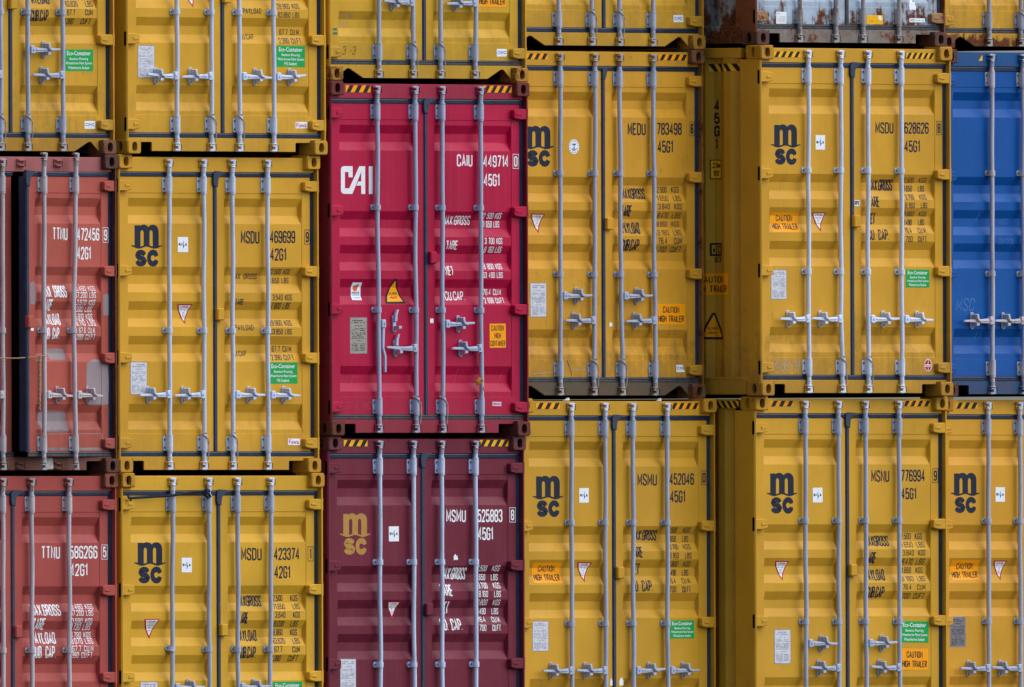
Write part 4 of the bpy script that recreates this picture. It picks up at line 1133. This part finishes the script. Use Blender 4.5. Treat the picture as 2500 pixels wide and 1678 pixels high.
C['C2'] = dict(id=6, chalk=INK_FR, Y=0.016, box=(811, 1294, 201.5, 1062.5), nine=1, paint=paint('crimson_paint', CRIM, 0.10, 0.4, .38, dust=.3), cpaint=paint('crimson_casting', (.13, .022, .022), 0.72), ppaint=paint('crimson_post', (.20, .012, .025), .50), hpaint=paint('crimson_header', (.32, .018, .05), .22), ink=INK_W, steel='dull', ends='worn', sill='rect', ropes=(1, 2), rubb=RUBBER_OLD, otape=1,
    rods=[[(921, 320), (922.6, 632), (926, 951)], [(1013.8, 320), (1014.5, 632), (1016.7, 951)], [(1079.8, 320), (1080, 632), (1081.4, 951)], [(1173.7, 320), (1174, 632), (1175.5, 951)]],
    hand=[(1, .915, 'hang'), (-1, .715, ''), (1, .915, ''), (-1, .715, '')], hornup=1, lockpx=(1049.5, 628.7), id_rows=rows(ID_C2), wt_rows=rows(WT_C2), tapes=[(843.5, 904.5, 208.4, 225.8, 3), (1179, 1249, 209.7, 226.8)],
    stk=[('cai', (832.8, 910.5, 405.9, 474)), ('smart', (857, 880.5, 690, 733)), ('super', (935, 984.8, 680, 742)), ('plateo', (855, 897, 775.4, 864)), ('highbox', (1196, 1235.5, 790.4, 849.4)), ('singamas', (1201.7, 1224, 981, 992)), ('dot', (1050, 1058, 778, 789)),
         ('chalk:IS IL HC', (846, 905, 981, 999)), ('chalk:n', (0, 0, 0, 0)), ('line:[(0,0),(.3,1),(1,.8)]', (858, 872, 918, 935)), ('line:[(0,0),(.5,.5),(.8,1)]', (1109, 1117, 900, 936)), ('line:[(0,0),(1,1)]', (1216, 1224, 912, 938)), ('dline:[(0,0),(.6,.5),(.2,1)]', (932, 935, 437, 457))],
    label='crimson red container in the middle, wide white letters on its left door')
C['C2']['stk'] = [q for q in C['C2']['stk'] if q[0] != 'chalk:n']
C['D2'] = dict(id=10, Y=0.256, box=(1251, 1721.5, 122, 971.5), nine=1, paint=yel('d_mid', 1.0, .93, rust=.32, dirt=.8), cpaint=paint('rusty_yellow_casting', (.20, .10, .05), 0.95), ppaint=paint('rusty_yellow_post', (.30, .14, .03), .84), hpaint=yel('d_mid_header', .92, .95, rust=.42, dirt=.8), spaint=paint('grimy_sill', (.115, .092, .062), .5, 1.0), steel='dull', ends='rust', sill='tri', ropes=(1, 2), rubb=RUBBER_OLD, slimseal=1, otape=1,
    rods=[[(1368, 285), (1368.5, 881)], [(1453, 250), (1452, 600), (1450.5, 881)], [(1513, 250), (1516, 640), (1516.5, 760), (1519.7, 860)], [(1595.5, 285), (1597, 560), (1600, 860)]], hand=STAG, lockpx=(1480.5, 546),
    id_rows=rows(ID_D2), wt_rows=rows(WT_D2), tapes=[(1268, 1337, 130.4, 145.4), (1608.6, 1677.7, 133, 148)],
    stk=[('msc', (1277, 1353.3, 307.4, 408)), ('abs', (1389.4, 1414.4, 340.5, 376.6)), ('att', (1293, 1328, 522, 570)), ('plate', (1294.7, 1335, 690.5, 774.7)), ('trailer', (1604.5, 1673.3, 742, 793)), ('cim', (1651, 1671.8, 891, 909)), ('scrap', (1487, 1496, 786, 798)),
         ('dline:[(0,1),(.6,.5),(1,0)]', (1384, 1396, 880, 918)), ('line:[(0,.6),(.5,.4),(1,.8)]', (1394, 1428, 900, 906)), ('line:[(0,.2),(.5,.4),(1,.9)]', (1302, 1344, 908, 914))],
    label='weathered yellow container numbered 783498 6, oval anchor sticker on its left door')
C['E2'] = dict(id=12, Y=-0.285, box=(1861, 2326.5, 114.5, 967), nine=1, paint=yel('e_mid', .97, .97, rust=.12, dirt=.7), cpaint=yel('e_mid_casting', .8, .92, rust=.64), steel='white', ends='white', sill='rect', ropes=(1, 2),
    rods=[[(1973.8, 205), (1974, 700), (1975.4, 874)], [(2053, 205), (2053, 770), (2057, 874)], [(2119.5, 205), (2119, 760), (2121, 874)], [(2200.5, 205), (2202, 874)]], hand=NORM, lockpx=(2084, 540),
    id_rows=rows(ID_E2), wt_rows=rows(WT_E2), tapes=[(1889, 1953.8, 125.7, 140.5), (2212, 2280, 129, 144, 5)],
    stk=[('msc', (1882.5, 1954.8, 303.7, 403.6)), ('rina', (1991.7, 2015, 330, 365.7)), ('trailer', (1880, 1949, 519, 567)), ('att', (1981, 2015.8, 519, 566)), ('plate', (1882.6, 1921.3, 658.6, 731.4)), ('eco', (2212, 2270, 658, 702.6)), ('chc', (2256, 2275, 877, 907)), ('rpc', (2086, 2099.5, 489, 503.5)), ('chalk:2488-19', (1886, 1951, 878, 907))],
    side_art=[('tape', (1729, 1805.7, 155, 175)), ('code', (1738.5, 1751.5, 242, 367.5)), ('height', (1731, 1756, 390, 438)), ('ic', (1731.8, 1756.8, 594, 641.6)), ('trailer', (1697, 1779.5, 667, 721)), ('super', (1712, 1764, 763, 829))],
    label='yellow container numbered 628626 8 with white locking rods, standing proud of its neighbours')
C['F2'] = dict(id=16, chalk=INK_FB, Y=-0.158, box=(2310, 2773, 124.5, 968), nine=1, paint=paint('blue_paint', BLU, 0.14, 0.2, .36, dust=.08), cpaint=paint('dark_red_casting', BRN, .8), hpaint=paint('blue_header', (.01, .085, .25), .42, .8), spaint=paint('blue_sill', (.02, .09, .24), .5, .8), steel='cream', ends='worn', sill='rect', rub=plain('gasket_blue_black', (.012, .03, .075), .45),
    rods=rods(2420.7, 2497, 2564, 2644), hand=NORM,
    stk=[('chalk:MSC', (2336, 2379, 729, 759)), ('chalk:MSC', (2438, 2459.6, 535, 548)), ('chalk:23/7/19', (2438, 2473, 583, 597)), ('line:[(0,0),(.3,1)]', (2382, 2388, 812, 828)), ('line:[(0,0),(.3,1)]', (2392, 2398, 812, 828)), ('line:[(0,0),(.6,.6),(1,1)]', (2384, 2390, 520, 540))],
    label='blue container at the right edge with chalk scribbles')

C['A1'] = dict(id=21, Y=0.05, box=(-207, 283.5, -397, 376), nine=0, paint=yel('a_top', .96, 1.0, rust=.22, dirt=.7), cpaint=paint('a_top_casting', (.20, .085, .05), .82), spaint=yel('a_top_sill', .9, .97, rust=.42, dirt=.8), ppaint=yel('a_top_post', .9, .92, rust=.5), steel='dull', ends='worn', sill='tri', ropes=(1, 2),
    rods=rods(-82, 1.5, 67.3, 153), hand=STAG, id_rows=rows(ID_B3, -506, -1555), wt_rows=rows(WT_B3, -506, -1555), stk=[('eco', (158, 228, 120.7, 174)), ('cimc', (206.4, 232, 295.7, 315))], rub=RUBBER,
    label='yellow container at the top left, above the rusty coral one')
C['B1'] = dict(id=22, Y=0.007, box=(313, 799, -396, 377), nine=0, paint=yel('b_top', 1.03, 1.0, rust=.07, dirt=.35), cpaint=yel('b_top_casting', 1.0, .98, rust=.34), steel='clean', ends='clean', sill='rect', ropes=(1, 2),
    rods=[[(431.8, 0), (432.5, 300)], [(516, 0), (517, 300)], [(584, 0), (585.5, 300)], [(668, 0), (669, 300)]], hand=NORM, lockpx=(546, -8), id_rows=rows(ID_B2, 18.6, -772.5), wt_rows=rows(WT_B2, 18.6, -773), stk=shift(SK_B2, 18.3, -773),
    label='topmost yellow container of the second column, magenta-lettered sticker at its bottom right')
C['C1'] = dict(id=23, Y=0.043, box=(807, 1288.8, -661, 200.5), nine=1, paint=yel('c_top', 1.0, 1.06, rust=.14, dirt=.45), cpaint=yel('c_top_casting', .75, .85, rust=.88), ppaint=yel('c_top_post', .95, 1.0, rust=.3), steel='dull', ends='worn', sill='tri', ropes=(1, 2), rubb=RUBBER_OLD,
    rods=[[(925, 0), (925.6, 100)], [(1008, 0), (1009, 130)], [(1075, 0), (1076, 130)], [(1161.5, 0), (1160.5, 130)]], hand=STAG,
    stk=[('trailer', (1167, 1236.6, -34, 18)), ('cimc', (1212.5, 1237, 119.7, 138.5)), ('chalk:LINERMA', (829, 864, 33, 45)), ('chalk:OKI', (829, 849, 54, 67)), ('pen:3 -3', (837, 868, 113, 134))],
    label='lemon yellow container directly above the crimson one')
C['D1'] = dict(id=24, Y=0.26, box=(1251, 1721.4, -730, 121), nine=1, paint=yel('d_top', .98, 1.02, rust=.14, dirt=.5), cpaint=yel('d_top_casting', .85, .92, rust=.9), ppaint=yel('d_top_post', .95, .95, rust=.3), steel='dull', ends='worn', sill='tri', ropes=(1, 2),
    rods=[[(1364, 0), (1364.7, 60)], [(1445, 0), (1446, 60)], [(1512, 0), (1513.5, 60)], [(1594, 0), (1594.5, 60)]], hand=STAG, stk=[('cimc', (1644, 1667.8, 37, 55))],
    label='topmost yellow container of the fourth column, notched sill above the weathered one')
C['E1'] = dict(id=25, Y=-0.224, box=(1848, 2311, -738, 114.4), nine=1, paint=paint('pale_grey_paint', GREY, 0.42, 0.7, .5, low=1.0), wpaint=paint('pale_grey_wall', (.30, .31, .29), .34, .8, .6, low=1.3), cpaint=paint('rust_casting', (.085, .035, .03), .7), ppaint=paint('rust_post', (.22, .07, .025), .72), gpaint=paint('rust_hinge', (.36, .2, .09), .8), spaint=paint('rust_sill', (.30, .28, .27), .80, 1.0), steel='rust', ends='rust', sill='rect', rub=RUBBER_OLD,
    rods=rods(1952.4, 2041, 2107.4, 2194.8), hand=NORM, stk=[('doc', (1894.6, 1920, 29, 58.5)), ('orange', (2115.6, 2156, 37, 60)), ('scrap', (2219, 2237, -2, 26)), ('mci', (2220, 2258, 44.8, 55))],
    label='pale grey container at the top, streaked with heavy rust')
C['F1'] = dict(id=26, Y=-0.134, box=(2302, 2765, -730, 122), nine=1, paint=yel('f_top', 1.0, .98, rust=.32, dirt=.6, low=.5), cpaint=paint('f_top_casting', (.17, .065, .045), .88), steel='worn', ends='rust', sill='tri', rub=RUBBER_OLD, ropes=(1,),
    rods=rods(2415, 2492.7, 2560, 2640), hand=NORM, label='rust-edged yellow container at the top right corner')

for col in 'ABCDEF':
    top = None
    for row in '321':
        s = C[col+row]; s['split'] = s['box'][0]+.469*(s['box'][1]-s['box'][0])
        if top is not None: s['z0'] = top+.002
        make_container(s); top = s['top']

# ---------------------------------------------------------------- things tied to or lying on the containers
def loose(name, label, cat, bm, mats, smooth=True):
    o = done(name, bm, None, mats, smooth); o['label'] = label; o['category'] = cat; return o
def P(px, py, Y): return atY(px, py, Y)
# slab under the three right-hand stacks
xL = C['D3']['root'].location.x-.25; xR = C['F3']['root'].location.x+C['F3']['W']+.3
bm = bmesh.new(); box(bm, xL, xR, -.35, 12.6, -.05, .3445, .01)
pl = done('raised_slab', bm, None, plain('slab_concrete', (.27, .26, .25), .85, var=.25, scale=3)); pl['kind'] = 'structure'
# black strap across the door top
y = C['B3']['Y']
bm = bmesh.new(); pts = [P(313, 1215, y+.0), P(322, 1216, y+.01), P(360, 1214, y+.018), P(410, 1211, y-.01), P(425, 1209, y-.018), P(460, 1204, y+.015), P(500, 1199, y-.012), P(508, 1197, y-.02), P(515, 1200, y+.03)]
tube(bm, pts, .011, 8, sy=.4); tube(bm, [P(312, 1207, y-.0), P(313, 1213, y-.01), P(320, 1219, y-.012), P(319, 1223, y-.005)], .012, 8, sy=.5)
tube(bm, [P(503, 1193, y-.012), P(506, 1202, y-.022), P(510, 1207, y-.022), P(514, 1212, y-.01), P(506, 1216, y-.01)], .014, 8, sy=.6); tube(bm, [P(502, 1210, y-.0), P(507, 1216, y-.02), P(513, 1211, y-.01)], .009, 8)
loose('strap', 'black webbing strap knotted between hinge and second rod', 'strap', bm, STRAP)
# tan rope on the open door
bm = bmesh.new(); yo = C['A2']['Y']
pts = [P(-30, 873, yo+.0), P(0, 874.5, yo-.02), P(40, 875, yo-.06), P(80, 872, yo-.10), P(97, 870, yo-.128), P(104, 869, yo-.145), P(111, 868, yo-.135), P(110, 866, yo-.11)]
tube(bm, pts, .0048, 6)
q = [P(97, 870+i*6, yo-.132+.003*(i % 2)) for i in range(23)]
tube(bm, [v+Vector((.006*(-1)**i, 0, 0)) for i, v in enumerate(q)], .0075, 6); tube(bm, [v+Vector((-.006*(-1)**i, -.004, 0)) for i, v in enumerate(q[:20])], .0065, 6)
loose('rope', 'tan rope tied to the ajar coral door, its end hanging', 'rope', bm, ROPE_T)
# rag on the crimson container's last rod
bm = bmesh.new(); yc = C['C2']['Y']; rg = random.Random(5)
pts = [P(1164, 940, yc+.0), P(1167, 932, yc-.01), P(1171, 925, yc-.012), P(1176, 928, yc-.02), P(1180, 931, yc-.01)]
tube(bm, pts, [.012, .020, .014, .013, .008], 8, sy=.5); tube(bm, [P(1168, 922, yc-.0), P(1172, 927, yc-.012), P(1172, 936, yc-.014), P(1167, 942, yc-.004)], [.006, .014, .010, .004], 8, sy=.5)
tube(bm, [P(1179, 944, yc+.0), P(1181, 950, yc-.012), P(1182, 956, yc-.008)], [.006, .010, .003], 6, sy=.5)
loose('cloth_scrap', 'torn ochre rag knotted on the rightmost rod of the crimson container', 'rag', bm, plain('rag_cloth', (.42, .19, .02), .9, var=.5, scale=60))
# white paper scraps on top of a container
for (x, yv, wd), lb in (((1380, 978, .055), 'white paper scrap lying on the left of a container top'), ((1608, 979, .035), 'small white paper scrap lying on the right of a container top')):
    p = P(x, yv, .153+.06); bm = bmesh.new()
    prism(bm, [(p.x, p.z), (p.x+wd, p.z), (p.x+wd*.95, p.z+.022), (p.x+wd*.6, p.z+.010)], p.y, p.y+.03, .001)
    loose('paper_scrap', lb, 'paper', bm, WHT, False)
# white tag on the coral container's sill
p = P(119, 1131, .05); bm = bmesh.new()
prism(bm, [(p.x-.048, p.z-.035), (p.x-.03, p.z-.05), (p.x+.045, p.z-.05), (p.x+.05, p.z-.02), (p.x+.036, p.z+.045), (p.x-.036, p.z+.05), (p.x-.05, p.z)], .040, .0485, .002)
t = done('seal_tag', bm, None, plain('tag_plastic', (.55, .53, .50), .6, var=.25, scale=40)); t.parent = C['A2']['root']; t.location = -C['A2']['root'].location
# yellow triangle on the blue header; teal spray on the lemon container's post
s = C['F2']; a0, b1 = s['px2'](2388.7, 134, .048); a1, b0 = s['px2'](2398, 149, .048)
d = Decal(Flat(.048)); d.poly([(a0, b0), (a1, b0), (a1, b1)], ORG2); d.build('sticker', s['header'])
s = C['C1']
d = Decal(Flat(.0645))
for (x0, x1, y0, y1) in ((813, 815, 69, 74), (813.5, 816, 79, 84)):
    a0, b1 = s['px2'](x0, y0, .0645); a1, b0 = s['px2'](x1, y1, .0645); d.rect((a0, a0+.05, b0, b1), TEAL)
d.build('spray_mark', s['leaves'][0][0])
